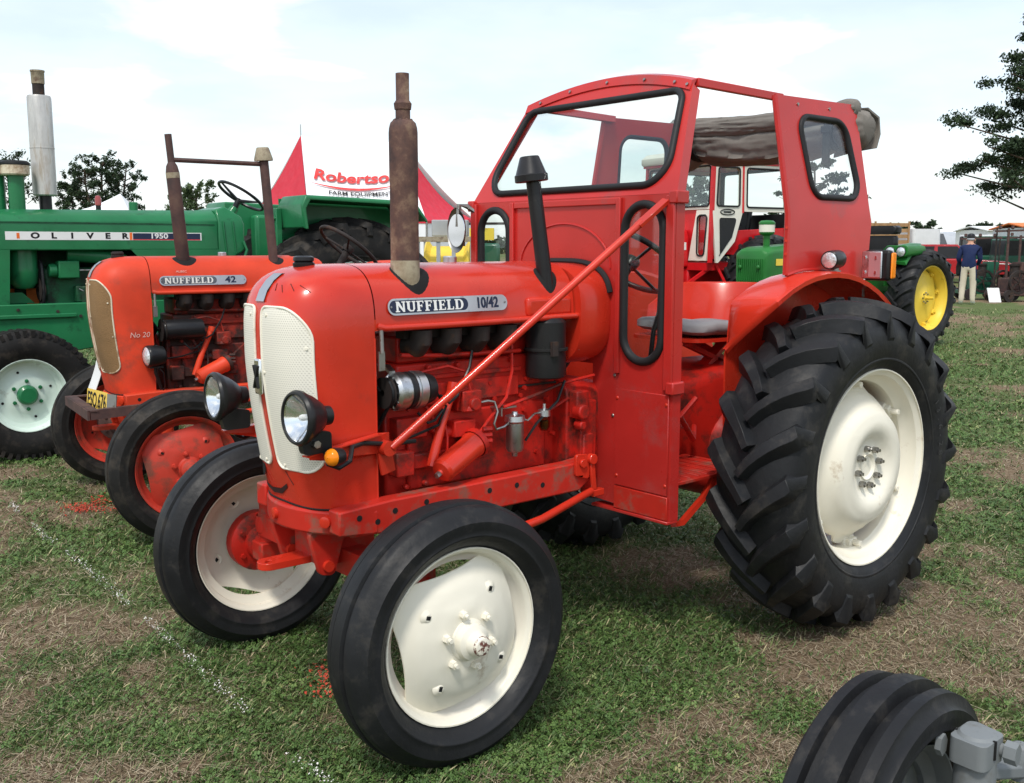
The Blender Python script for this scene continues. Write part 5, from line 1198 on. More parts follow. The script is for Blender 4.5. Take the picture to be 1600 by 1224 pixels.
# ================================================================== marquee
CAMP = V(3.5189, 2.8438, 0); FW = V(-.6495, -.7604, 0); RT = V(-.7604, .6495, 0)
def gp(px, dep, z=0):                      # a ground position found from the survey of the photograph: bearing and distance
    p = CAMP+FW*dep+RT*((px-800)/1583.34*dep); p.z = z; return p
def local(o, p): return Matrix.Rotation(-o.rotation_euler.z, 4, 'Z') @ (Vector(p)-Vector(o.location))
tn = thing('marquee', 'red and white peaked marquee with printed red lettering', 'marquee', tuple(gp(575, 31)), 0)
def tp(px, dep, z): return local(tn, gp(px, dep, z))
FL_, FR_, BL_, BR_ = tp(487, 29, 2.22), tp(668, 29, 2.18), tp(392, 31.8, 2.22), tp(742, 31.8, 2.28)
P1, P2 = tp(478, 30.4, 4.70), tp(628, 30.4, 4.62)
def sail(a, b, c, d, sag, nu=16, nv=12, wr=.0):
    """surface from edge a-b (top) to edge d-c (bottom), hanging in a hollow curve"""
    mb = MB(); secs = []
    for j in range(nv+1):
        v = j/nv; row = []
        for i in range(nu+1):
            u = i/nu; p = (a.lerp(b, u)).lerp(d.lerp(c, u), v); s_ = math.sin(PI*v)*sag
            q = p-V(0, 0, s_)
            q += V(0, 0, wr*math.sin(i*2.1+j*.3)*v)
            row.append(q)
        secs.append(row)
    return mb.loft(secs, cap=False, closed=False)
RID = [P1.lerp(P2, k/16)-V(0, 0, .32*math.sin(PI*k/16)) for k in range(17)]
secs = []
for j in range(13):
    v = j/12; secs.append([RID[i].lerp(FL_.lerp(FR_, i/16), v)-V(0, 0, .04*math.sin(PI*v)) for i in range(17)])
rf = obj('roof_panel', MB().loft(secs, cap=False, closed=False), 'marquee_white', tn, smooth=60)
secs = []
for j in range(13):
    v = j/12; secs.append([RID[i].lerp(BL_.lerp(BR_, i/16), v)-V(0, 0, .15*math.sin(PI*v)) for i in range(17)])
obj('roof_panel', MB().loft(secs, cap=False, closed=False), 'marquee_white', tn, smooth=60)
obj('roof_end', sail(P1, P1, FL_, BL_, .22, wr=.03), 'marquee_red', tn, smooth=60)
obj('roof_end', sail(P2, P2, BR_, FR_, .38, wr=.03), 'marquee_red', tn, smooth=60)
obj('mast', MB().cyl(P1-V(0, 0, .05), P1+V(0, 0, .30), .012, n=6), 'steel', tn)
for a, b in ((FL_, FR_), (FR_, BR_), (BL_, FL_), (BR_, BL_)):
    lo = lambda p: V(p.x, p.y, 0)
    obj('wall_panel', MB().add([a-V(0, 0, .02), b-V(0, 0, .02), lo(b), lo(a)], [(0, 1, 2, 3)]), 'marquee_white', tn)
    obj('eave_trim', MB().bar(a+V(0, 0, -.03), b+V(0, 0, -.03), .04, .07), 'marquee_red', tn)
for p in (FL_, FR_, BL_, BR_): obj('corner_pole', MB().cyl(V(p.x, p.y, 0), p, .03, n=8), 'steel', tn)
def roof_pt(u, v, off=.04):
    u = max(0, min(1, u)); q = u*16; i = min(15, int(q)); r_ = RID[i].lerp(RID[i+1], q-i)
    return r_.lerp(FL_.lerp(FR_, u), v)-V(0, 0, .04*math.sin(PI*v))-FW*off+V(0, 0, off)
def drape(name, s_, h, mat, uc, vc, **k):
    t = text(name, s_, h, mat, rf, (0, 0, 0), (1, 0, 0), (0, 1, 0), ex=0, **k)
    for q in t.data.vertices: q.co = roof_pt(uc+q.co.x/3.1, vc-q.co.y/2.55)
    return t
drape('banner_lettering', 'Robertson', .33, 'print_red', .475, .445, bold=.03, xs=1.22, shear=.25)
drape('banner_small_lettering', 'FARM EQUIPMENT LTD', .125, 'print_black', .565, .655, bold=.02, xs=1.22, shear=.1)
ru = [roof_pt(.06+.085*k, .555+.02*math.sin(PI*k/9)) for k in range(10)]; rl = [roof_pt(.06+.085*k, .555+.02*math.sin(PI*k/9)+.030*math.sin(PI*(k+.5)/10)) for k in range(10)]
obj('banner_stroke', MB().add(ru+rl, [(k, k+1, k+11, k+10) for k in range(9)]), 'print_red', rf, fix=False)
t2 = thing('white_marquee', 'plain white peaked tent behind the green tractor hood', 'marquee', tuple(gp(125, 55)), 0)
def tq(px, dep, z): return local(t2, gp(px, dep, z))
A, B, Cc, D = tq(30, 53, 2.6), tq(215, 53, 2.9), tq(240, 58, 2.9), tq(50, 58, 2.6)
TA, TB = tq(40, 55, 3.9), tq(198, 55, 4.25)
rid = [TA.lerp(TB, k/10)-V(0, 0, .75*math.sin(PI*k/10)) for k in range(11)]
for e0, e1 in ((A, B), (D, Cc)):
    obj('roof_panel', MB().loft([[rid[i].lerp(e0.lerp(e1, i/10), j/6) for i in range(11)] for j in range(7)], cap=False, closed=False), 'marquee_white', t2, smooth=60)
for a, b in ((A, B), (B, Cc), (Cc, D), (D, A)): obj('wall_panel', MB().add([a, b, V(b.x, b.y, 0), V(a.x, a.y, 0)], [(0, 1, 2, 3)]), 'marquee_white', t2)
obj('roof_end', MB().add([TB, B, Cc], [(0, 1, 2)]), 'marquee_white', t2); obj('roof_end', MB().add([TA, A, D], [(0, 1, 2)]), 'marquee_white', t2)

# ================================================================== hose reel and implement seen past the hood
hr = thing('hose_reel', 'yellow hose reel in a grey steel frame with control box', 'hose reel', tuple(gp(702, 12.5)), 2.4)
obj('reel_drum', MB().lathe([(.05, -.27), (.42, -.27), (.44, -.25), (.40, -.23), (.36, -.20), (.36, .20), (.40, .23), (.44, .25), (.42, .27), (.05, .27)], (0, 0, 1.12), (1, 0, 0), 36), 'yellow', hr)
for x in (-.32, -.08, .10, .32): obj('frame_upright', MB().box(x-.022, x+.022, -.47, -.43, .35, 1.56), 'grey_frame', hr)
for y in (-.45, .45): obj('frame_beam', MB().box(-.36, .36, y-.03, y+.03, 1.53, 1.59), 'rust_pale' if y < 0 else 'grey_frame', hr)
obj('frame_base', MB().box(-.40, .40, -.5, .5, .30, .38), 'grey_frame', hr)
for x in (-.34, .34): obj('frame_upright', MB().box(x-.022, x+.022, .43, .47, .35, 1.56), 'grey_frame', hr)
cb_ = obj('control_box', MB().box(-.22, .22, .10, .35, 1.60, 1.80), 'grey_frame', hr, bevel=.01)
for s in (1, -1): obj('transport_wheel', MB().lathe([(.05, -.06), (.16, -.06), (.25, -.07), (.28, -.04), (.28, .04), (.25, .07), (.16, .06), (.05, .06)], (s*.52, 0, .28), (1, 0, 0), 28, closed=True), 'rubber', hr)
obj('reel_axle', MB().cyl((-.55, 0, .28), (.55, 0, .28), .03, n=10).cyl((-.36, 0, 1.12), (.36, 0, 1.12), .03, n=10), 'steel', hr)
gi = thing('garden_tractor', 'small dark green machine with black seat and wire frame', 'machine', tuple(gp(768, 14)), 2.2)
obj('body', MB().box(-.4, .4, -.22, .22, .45, 1.10), 'green_car', gi, bevel=.03)
obj('seat_back', MB().box(-.20, .18, -.28, -.20, 1.22, 1.52), 'green_car', gi, bevel=.04)
obj('wire_hoop', MB().tube([(-.32, -.2, 1.05), (-.34, -.2, 1.70), (-.28, -.2, 1.78), (.24, -.2, 1.78), (.30, -.2, 1.70), (.30, -.2, 1.05)], .018, n=6), 'dark_iron', gi)
obj('sign_board', MB().box(-.24, .10, -.26, -.24, 1.56, 1.72), 'yellow', gi)
obj('steering_ring', MB().tube([(.45, .24*math.cos(t), 1.28+.24*math.sin(t)) for t in [2*PI*k/24 for k in range(24)]], .015, n=6, closed=True), 'black', gi)
for x in (-.35, .35):
    for y in (-.3, .3): obj('wheel', MB().lathe([(.05, -.05), (.22, -.06), (.30, -.05), (.30, .05), (.22, .06), (.05, .05)], (x, y, .30), (0, 1, 0), 24, closed=True), 'rubber', gi)

# ================================================================== person walking by
def person():
    root = thing('person', 'person in navy sweater, beige trousers and dark cap, seen from behind', 'person', tuple(gp(1508, 26)), R(200))
    J = [(0,0,.98), (0,0,1.12), (.02,0,1.30), (.06,0,1.44), (.10,0,1.53), (.13,0,1.60), (.145,0,1.70),
         (0,.10,.93), (.02,.12,.52), (-.02,.13,.09), (.10,.15,.045), (0,-.10,.93), (.05,-.12,.52), (.02,-.13,.09), (.14,-.15,.045),
         (.05,.19,1.42), (.04,.26,1.17), (.20,.22,1.00), (.27,.19,.97), (.05,-.19,1.42), (.03,-.26,1.16), (.20,-.20,1.03), (.27,-.17,1.01)]
    E_ = [(0,1), (1,2), (2,3), (3,4), (4,5), (5,6), (0,7), (7,8), (8,9), (9,10), (0,11), (11,12), (12,13), (13,14), (3,15), (15,16), (16,17), (17,18), (3,19), (19,20), (20,21), (21,22)]
    rad = [.155, .165, .17, .15, .06, .085, .095, .105, .085, .065, .045, .105, .085, .065, .045, .085, .065, .05, .04, .085, .065, .05, .04]
    me = bpy.data.meshes.new('body'); me.from_pydata(J, E_, []); o = bpy.data.objects.new('body', me); C.objects.link(o)
    sm = o.modifiers.new('skin', 'SKIN')
    for i, sv in enumerate(me.skin_vertices[0].data): sv.radius = (rad[i]*(.80 if i < 4 else 1), rad[i]); sv.use_root = (i == 0)
    o.modifiers.new('sub', 'SUBSURF').levels = 2
    bpy.context.view_layer.update()
    m2 = bpy.data.meshes.new_from_object(o.evaluated_get(bpy.context.evaluated_depsgraph_get()))
    bpy.data.objects.remove(o)
    for k in ('navy', 'beige_cloth', 'skin', 'white'): m2.materials.append(M[k])
    for p in m2.polygons:
        c = p.center; p.use_smooth = True
        if c.z > 1.525: p.material_index = 2
        elif c.z > .945 or (abs(c.y) > .17 and c.z > .6): p.material_index = 2 if c.x > .235 and c.z < 1.06 else 0
        elif c.z < .075: p.material_index = 3
        else: p.material_index = 1
    b = bpy.data.objects.new('body', m2); C.objects.link(b); b.parent = root
    h = obj('cap', MB().loft([[(.15+(.112*k)*math.cos(2*PI*q/18)-.01, .10*k*math.sin(2*PI*q/18), z) for q in range(18)] for z, k in ((1.69, 1.0), (1.73, 1.02), (1.775, .85), (1.80, .4), (1.803, .05))]), 'black', root)
    obj('cap_peak', MB().plate(rpoly([(.22, -.08), (.34, -.05), (.34, .05), (.22, .08)], .03), [], lambda u, w_, t: (u, w_, 1.70+t-.02*(u-.22)), .01), 'black', h)
    obj('hair', MB().ell((.10, 0, 1.655), .070, .096, .045), 'grey_frame', b)
    for s in (1, -1): obj('ear', MB().ell((.14, s*.097, 1.635), .02, .012, .032, 8, 6), 'skin', b)
    obj('carried_jacket', MB().loft([[(.22+.07*k*math.cos(2*PI*q/14), .24+.06*k*math.sin(2*PI*q/14), z) for q in range(14)] for z, k in ((.72, .6), (.76, 1.2), (.95, 1.4), (1.08, 1.0), (1.11, .3))]), 'black_matt', root)
    return root
person()

# ================================================================== old stationary engines on display
def engine_rig(label, p, rz, m1, m2, h, seed):
    rr = random.Random(seed); o = thing('stationary_engine', label, 'engine', tuple(p), rz, None)
    obj('skid', MB().box(-.55, .55, -.32, .32, .16, .26), m1, o, bevel=.01)
    for x in (-.4, .4):
        for y in (-.36, .36): obj('cart_wheel', MB().lathe([(.03, -.03), (.12, -.03), (.16, -.035), (.16, .035), (.12, .03), (.03, .03)], (x, y, .16), (0, 1, 0), 20, closed=True), 'dark_iron', o)
    obj('crankcase', MB().box(-.30, .25, -.20, .20, .26, .62).cyl((-.05, -.22, .48), (-.05, .22, .48), .17, n=20), m1, o, bevel=.02)
    obj('cylinder', MB().cyl((.05, 0, .60), (.05, 0, .95), .14, .12, n=20).cyl((.05, 0, .95), (.05, 0, 1.0), .15, n=20), m2, o)
    for s in (1, -1):
        fl = obj('flywheel', MB().lathe([(.26, -.03), (.32, -.03), (.32, .03), (.26, .03)], (-.05, s*.30, .52), (0, 1, 0), 32, closed=True), m2, o)
        for k in range(5): obj('spoke', MB().bar((-.05, s*.30, .52), (-.05+.27*math.cos(2*PI*k/5), s*.30, .52+.27*math.sin(2*PI*k/5)), .03, .03, up=(0, 1, 0)), m2, fl)
    obj('hopper', MB().loft([[(x, y, z) for x, y in rpoly([(.42*k, -.2*k), (.42*k, .2*k), (.1, .2*k), (.1, -.2*k)], .04)] for z, k in ((.62, .8), (.95, 1), (1.05, 1))]), m1, o)
    obj('chimney', MB().tube([(-.20, 0, .60), (-.22, 0, .9), (-.22, 0, h)], .035, n=10), 'rust_dark', o)
    obj('crossbar', MB().bar((-.6, .05, h*.96), (.55, .05, h*.98), .04, .05), 'rust_dark', o)
    for x in (-.55, .50): obj('post', MB().bar((x, .05, .2), (x, .05, h), .03, .03), 'dark_iron', o)
    for k in range(3): obj('oiler', MB().lathe([(.001, .10), (.04, .09), (.045, .02), (.02, 0)], (-.45+.4*k, .05, h-.02), (0, 0, 1), 12), 'rust_dark', o)
    return o
engine_rig('dark green upright engine with flywheels behind the person', gp(1527, 28.6), 2.4, 'green_car', 'dark_iron', 1.75, 1)
engine_rig('rusty brown engine on skid with tall posts beside white sign', gp(1577, 27.6), 2.7, 'rust_dark', 'dark_iron', 1.95, 2)
engine_rig('grey-green engine with rusty posts behind the brown one', gp(1598, 30.5), 2.2, 'rust_dark', 'grey_casting', 1.8, 3)
sb_ = thing('display_sign', 'small white display board leaning on the grass', 'sign', tuple(gp(1553, 27.0)), 0)
fwd_ = -FW
obj('board', MB().plate(rpoly([(-.16, 0), (.16, 0), (.16, .40), (-.16, .40)], .01, 2), [], lambda u, w_, t: RT*(u+.10*w_*-1)+V(0, 0, w_*.95)+FW*(w_*.25+t), .015), 'white', sb_)
obj('board_prop', MB().bar(FW*.22+V(0, 0, 0), FW*.10+V(0, 0, .36), .02, .02), 'wood', sb_)
rpe = thing('rope_barrier', 'thin white rope strung between thin posts before the vehicles', 'rope barrier', tuple(gp(1570, 33)), 0)
a, b = gp(1530, 33, .95)-rpe.location, gp(1660, 33, .95)-rpe.location
obj('rope', MB().tube([a.lerp(b, k/10)-V(0, 0, .06*math.sin(PI*k/10)) for k in range(11)], .012, n=6), 'white', rpe)
for q in (a, b): obj('post', MB().cyl(V(q.x, q.y, 0), q+V(0, 0, .05), .015, n=6), 'steel', rpe)

# ================================================================== parked vehicles
def vehicle(name, label, cat, px, dep, rz, mat, kind='car', ln=4.3, wd=1.7, ht=1.5):
    o = thing(name, label, cat, tuple(gp(px, dep)), rz)
    if kind == 'car': lo = [(.50, .45), (.52, .75), (.48, .86), (.18, .95), (-.38, .98), (-.50, .92), (-.51, .45)]; cabn = [(.18, .94), (.05, 1), (-.30, 1), (-.44, .94)]
    elif kind == 'offroad': lo = [(.50, .50), (.50, .95), (.20, 1.02), (-.50, 1.02), (-.50, .50)]; cabn = [(.19, 1.0), (.13, 1), (-.48, 1), (-.50, 1.0)]
    else: lo = [(.50, .45), (.50, 1.0), (.46, 1.15), (-.50, 1.15), (-.50, .45)]; cabn = [(.455, 1.1), (.36, 1), (-.49, 1), (-.50, 1.1)]
    zb = .36
    pts = [(x*ln, (z if z > .5 else zb)) for x, z in lo]
    obj('body', MB().loft([[(x*(1 if abs(k) < .99 else .985), k*wd/2, z) for x, z in pts] for k in (-1, -.94, .94, 1)]), mat, o, bevel=.03)
    ztop = ht; zbt = pts[3][1]
    cb = [(cabn[0][0]*ln, zbt-.02), (cabn[1][0]*ln, ztop), (cabn[2][0]*ln, ztop), (cabn[3][0]*ln, zbt-.02)]
    ca = obj('cabin', MB().loft([[(x, k*(wd/2-.04-.10*(z > zbt)*(kind == 'car')), z) for x, z in cb] for k in (-1, 1)]), mat, o, bevel=.03)
    f = lambda u, w_, t, s: (u, s*(wd/2-.04-.10*(kind == 'car')*(w_-zbt)/(ztop-zbt)+.004+t), w_)
    n = 2 if kind == 'car' else 3
    for s in (1, -1):
        for k in range(n):
            t0, t1 = k/n+.04, (k+1)/n-.03
            def ed(t, z): 
                q = (z-zbt)/(ztop-zbt); xa = cb[0][0]+(cb[1][0]-cb[0][0])*q; xb = cb[3][0]+(cb[2][0]-cb[3][0])*q; return xa+(xb-xa)*t
            z0_, z1_ = zbt+.04, ztop-.08
            obj('side_window', MB().plate([(ed(t0, z0_), z0_), (ed(t1, z0_), z0_), (ed(t1, z1_), z1_), (ed(t0, z1_), z1_)], [], lambda u, w_, t: f(u, w_, t, s), .006), 'black', ca)
    for q, nm in ((0, 'windscreen'), (3, 'rear_window')):
        p0, p1 = (cb[0], cb[1]) if q == 0 else (cb[3], cb[2]); sg = 1 if q == 0 else -1
        g = lambda y, v: V(p0[0]+(p1[0]-p0[0])*v+sg*.012, y*(wd/2-.12-.08*v*(kind == 'car')), p0[1]+(p1[1]-p0[1])*v+.006)
        obj(nm, MB().add([g(-1, .1), g(1, .1), g(1, .9), g(-1, .9)], [(0, 1, 2, 3)]), 'black', ca)
    for x in (.31*ln, -.31*ln):
        for s in (1, -1):
            wl_ = obj('wheel', MB().lathe([(.18, -.09), (.29, -.10), (.33, -.07), (.33, .07), (.29, .10), (.18, .09)], (x, s*(wd/2-.08), .33), (0, 1, 0), 24), 'rubber', o)
            obj('wheel_trim', MB().lathe([(.001, .06), (.17, .07), (.19, .09)], (x, s*(wd/2-.08), .33), (0, s, 0), 20), 'car_silver', wl_)
    for s in (1, -1):
        obj('headlight', MB().lathe([(.001, .03), (.07, .02), (.09, -.03)], (.505*ln, s*wd*.36, .70), (1, 0, 0), 14), 'lamp_glass', o)
        obj('tail_light', MB().box(-.517*ln, -.50*ln, s*wd*.40-.06, s*wd*.40+.06, .70, .82), 'red_lens', o)
    obj('bumper', MB().box(.50*ln, .53*ln, -wd*.46, wd*.46, .40, .52), 'black', o, bevel=.02)
    return o
vehicle('parked_car', 'dark red estate car with dark windows parked on grass', 'car', 1480, 42, 2.0, 'car_red', 'car', 4.4, 1.7, 1.55)
vehicle('parked_car', 'silver car parked behind the red estate car', 'car', 1505, 52, 2.2, 'car_silver', 'car')
vehicle('off_road_car', 'dark green boxy off-road car with small windows', 'car', 1572, 50, 2.35, 'green_car', 'offroad', 4.2, 1.7, 1.95)
vehicle('off_road_car', 'green boxy car parked beyond the rusty engines', 'car', 1622, 47, 2.4, 'green_car', 'offroad', 4.2, 1.7, 1.8)
vehicle('van', 'white van standing under the far trees', 'van', 1562, 58, 2.5, 'car_white', 'van', 4.6, 1.8, 2.1)
vehicle('van', 'white camper van beside the wooden crate truck', 'van', 1404, 52, 1.7, 'car_white', 'van', 4.6, 1.8, 2.2)
vehicle('parked_car', 'dark blue car between camper van and long white tent', 'car', 1428, 60, 2.0, 'car_blue', 'car')
tk = thing('crate_truck', 'flatbed truck carrying slatted wooden crate sides', 'truck', tuple(gp(1368, 50)), 2.5)
obj('chassis', MB().box(-2.4, 2.6, -1.0, 1.0, .75, 1.0), 'dark_iron', tk)
obj('truck_cab', MB().loft([[(x, y, z) for x, y in rpoly([(2.6, -1.0*k), (2.6, 1.0*k), (1.2, 1.0*k), (1.2, -1.0*k)], .15)] for z, k in ((.9, 1), (1.7, 1), (2.3, .92))]), 'car_white', tk)
for k in range(6):
    for y in (-1.0, 1.0): obj('crate_slat', MB().box(-2.4, 1.0, y-.02, y+.02, 1.05+.27*k, 1.05+.27*k+.17), 'wood', tk)
    obj('crate_slat', MB().box(-2.42, -2.38, -1.0, 1.0, 1.05+.27*k, 1.22+.27*k), 'wood', tk)
for x in (-2.35, -.7, .95):
    for y in (-1.04, 1.04): obj('crate_post', MB().box(x-.04, x+.04, y-.03, y+.03, 1.0, 2.65), 'wood', tk)
for x in (-1.6, 1.9):
    for y in (-.85, .85): obj('wheel', MB().lathe([(.2, -.12), (.4, -.12), (.45, -.09), (.45, .09), (.4, .12), (.2, .12)], (x, y, .45), (0, 1, 0), 24, closed=True), 'rubber', tk)
def shed(name, label, cat, px, dep, rz, ln, wd, wall, roof, wm, rm, wins=0):
    o = thing(name, label, cat, tuple(gp(px, dep)), rz)
    obj('wall', MB().box(-ln/2, ln/2, -wd/2, wd/2, 0, wall), wm, o)
    obj('roof', MB().loft([[(x, y, z) for y, z in ((-wd/2-.15, wall-.03), (0, roof), (wd/2+.15, wall-.03), (wd/2+.15, wall-.08), (0, roof-.06), (-wd/2-.15, wall-.08))] for x in (-ln/2-.15, ln/2+.15)]), rm, o)
    for k in range(wins):
        for y in (-wd/2-.01, wd/2+.01): obj('window', MB().box(-ln/2+ln*(k+.5)/wins-.35, -ln/2+ln*(k+.5)/wins+.35, y-.02, y+.02, wall*.45, wall*.85), 'black', o)
    return o
shed('long_tent', 'long low white tent behind the parked cars', 'tent', 1492, 78, 2.5, 6.5, 4.0, 2.0, 2.75, 'marquee_white', 'marquee_white', 2)
shed('red_stall', 'small dark red stall at the end of the white tent', 'stall', 1531, 76, 2.5, 2.6, 2.6, 2.2, 2.5, 'car_red', 'car_red', 1)
shed('site_building', 'white site building with small dark windows under trees', 'building', 1590, 66, 2.5, 7.0, 4.0, 2.5, 2.75, 'white', 'white', 3)
shed('orange_canopy', 'bright orange canopy roof over a market stall', 'canopy', 1632, 50, 2.55, 4.2, 3.0, 2.35, 2.6, 'white', 'orange', 0)
dm = thing('dome_shelter', 'grey rounded shelter between the trees and white tent', 'shelter', tuple(gp(1446, 74)), 2.5)
obj('shell', MB().loft([[(x, 2.0*math.cos(t), 2.5*math.sin(t)**.8) for t in [PI*k/16 for k in range(17)]] for x in (-1.6, -1.4, 1.4, 1.6)]), 'car_silver', dm)

# ================================================================== trees
def leafmat(name, lo, hi):
    m, nt, b = base(name)
    a = nt.nodes.new('ShaderNodeAttribute'); a.attribute_name = 'tone'
    nt.links.new(ramp(nt, a.outputs['Fac'], [(0, lo), (1, hi)]), b.inputs['Base Color'])
    b.inputs['Roughness'].default_value = .7; b.inputs['Specular IOR Level'].default_value = .25
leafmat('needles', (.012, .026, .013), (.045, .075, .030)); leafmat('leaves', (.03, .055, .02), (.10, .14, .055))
def cards(name, P, size, tone, mat, parent, asp=.5, rng=RNG):
    """many small leaf faces at the points P"""
    n = len(P); a = rng.normal(size=(n, 3)); a /= np.linalg.norm(a, axis=1)[:, None]; b = np.cross(a, rng.normal(size=(n, 3))); b /= np.linalg.norm(b, axis=1)[:, None]
    sz = size[:, None] if hasattr(size, '__len__') else size
    q = np.empty((n, 4, 3)); q[:, 0] = P-a*sz; q[:, 1] = P+b*sz*asp; q[:, 2] = P+a*sz; q[:, 3] = P-b*sz*asp
    return quadmesh(name, q, tone, mat, parent)
def quadmesh(name, q, tone, mat, parent):
    n, k = q.shape[:2]; me = bpy.data.meshes.new(name)
    me.vertices.add(n*k); me.vertices.foreach_set('co', q.reshape(-1).astype('f'))
    me.loops.add(n*k); me.loops.foreach_set('vertex_index', np.arange(n*k, dtype='i'))
    me.polygons.add(n); me.polygons.foreach_set('loop_start', np.arange(0, n*k, k, dtype='i'))
    me.update(calc_edges=True)
    at = me.attributes.new('tone', 'FLOAT', 'POINT'); at.data.foreach_set('value', np.repeat(np.clip(tone, 0, 1), k).astype('f'))
    return link(name, me, mat, parent)
def pine(label, p, H, Rc, seed, base_=.3, nb=26, per=60, lean=0, lf=.16, kind='needles', group=None, rise=.25, flat=.5, cone=False):
    rr = random.Random(seed); rg = np.random.default_rng(seed)
    o = thing('pine_tree' if kind == 'needles' else 'tree', label, 'tree', tuple(p), 0, group)
    tr = [(lean*H*.1*math.sin(2*t)+.03*H*math.sin(5*t+seed), .02*H*math.sin(4*t+seed*2), H*t) for t in [k/10 for k in range(11)]]
    tk_ = obj('trunk', MB().tube(tr, [.022*H*(1-.85*k/10)+.02 for k in range(11)], n=8), 'trunk', o)
    P = []; T = []; mb = MB()
    for k in range(nb):
        h = base_+(1-base_)*(k+.5)/nb+rr.uniform(-.03, .03); h = min(h, .985); az = k*2.4+rr.uniform(-.5, .5)
        prof = math.sin(PI*min(1, (1-h)/(1-base_)*.85+.12))**.7
        if cone: prof = (1-h)**.62*1.05+.08
        ln = Rc*prof*rr.uniform(.6, 1.1)
        i = min(9, int(h*10)); b0 = Vector(tr[i]).lerp(Vector(tr[i+1]), h*10-i)
        e = b0+Vector((math.cos(az)*ln, math.sin(az)*ln, ln*rise*rr.uniform(.4, 1.4)))
        m_ = b0.lerp(e, .5)+Vector((0, 0, -.08*ln))
        mb.tube([b0, m_, e], [.006*H, .004*H, .002*H], n=5, cap=False)
        for c in range(rr.randint(6, 9) if cone else rr.randint(3, 6)):
            t = rr.uniform(.45, 1.05); sc_ = .09 if cone else .16; cpt = b0.lerp(e, t)+Vector((rr.gauss(0, sc_), rr.gauss(0, sc_), rr.gauss(.05, sc_*.4)))*ln
            r_ = rr.uniform(.06, .125)*Rc if cone else rr.uniform(.10, .18)*Rc
            npn = int(per*rr.uniform(.6, 1.3)); q = rg.normal(size=(npn, 3)); q = q/np.linalg.norm(q, axis=1)[:, None]*(rg.random(npn)**.4)[:, None]*np.array([r_, r_, r_*flat])*(1+.25*rg.normal(size=npn))[:, None]+np.array(cpt)
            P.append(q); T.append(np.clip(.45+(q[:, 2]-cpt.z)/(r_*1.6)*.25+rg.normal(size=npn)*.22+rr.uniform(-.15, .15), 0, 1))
    obj('limbs', mb, 'trunk', tk_)
    P = np.concatenate(P); T = np.concatenate(T)
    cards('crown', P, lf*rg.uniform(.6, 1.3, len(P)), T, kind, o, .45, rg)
    return o
pine('tall dark pine with tiered branches rising above the orange canopy', gp(1662, 40), 11.2, 5.0, 5, base_=.20, nb=66, per=170, lf=.080, rise=.17, flat=.48, cone=True)
for k, (px, dep, h, rc, lab) in enumerate(((24, 70, 6.9, 2.1, 'dark pine behind the round air pre-cleaners'), (122, 72, 5.6, 1.5, 'slim pine behind the silver muffler, lower than its neighbours'), (150, 70, 6.6, 1.6, 'dense pine in the clump above the white tent'), (176, 71, 7.2, 1.7, 'tallest dense pine in the clump above the white tent'), (205, 73, 6.9, 1.5, 'open crowned pine at the end of the clump'))):
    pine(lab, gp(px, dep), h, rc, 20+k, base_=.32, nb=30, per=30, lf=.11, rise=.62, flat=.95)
pine('loose olive-green tree behind the green steering wheel', gp(318, 60), 4.8, 1.3, 41, base_=.25, nb=26, per=34, kind='leaves', lf=.11, rise=.6, flat=.95)
pine('small olive-green bush tree left of the loose one', gp(290, 66), 4.4, 1.3, 42, base_=.25, nb=22, per=34, kind='leaves', lf=.11, rise=.6, flat=.95)
pine('rounded tree seen through the cream framed cab window', gp(1075, 60), 5.0, 1.6, 43, base_=.2, nb=26, per=60, lf=.12, rise=.5, flat=.95)
pine('feathery tree standing behind the cab side window', gp(1262, 48), 5.2, 1.9, 44, base_=.2, nb=18, per=40, lf=.13, rise=.3)
for k, (px, dep, h, rc, lab) in enumerate(((1414, 95, 2.9, 1.6, 'low round tree beyond the camper van'), (1433, 92, 3.3, 1.5, 'bushy dark tree left of the grey shelter'), (1470, 110, 2.6, 1.5, 'distant hazy tree above the long white tent'), (1518, 98, 3.1, 1.6, 'bushy tree right of the long white tent'), (1540, 96, 3.3, 1.4, 'tall thin tree left of the orange canopy'), (1365, 90, 2.8, 1.5, 'low tree behind the wooden crate'))):
    pine(lab, gp(px, dep), h, rc, 60+k, base_=.12, nb=16, per=40, lf=.17, kind='needles', rise=.45, flat=.8)
# far belt of trees round the field
rg = np.random.default_rng(77); pts = []
for k in range(260):
    a = rg.uniform(-.75, .75); dep = rg.uniform(190, 240); c = CAMP+FW*dep+RT*(math.tan(a)*dep); h = rg.uniform(2.0, 3.4)
    q = rg.normal(size=(60, 3))*np.array([2.2, 2.2, h*.30])+np.array([c.x, c.y, h*.5]); q[:, 2] = np.clip(q[:, 2], 0, 8); pts.append(q)
pts = np.concatenate(pts)
bt = cards('tree_belt', pts, rg.uniform(.5, .9, len(pts)), rg.uniform(0, .8, len(pts)), 'needles', None, .6, rg); bt['kind'] = 'stuff'; bt['label'] = 'far belt of dark trees round the show field'
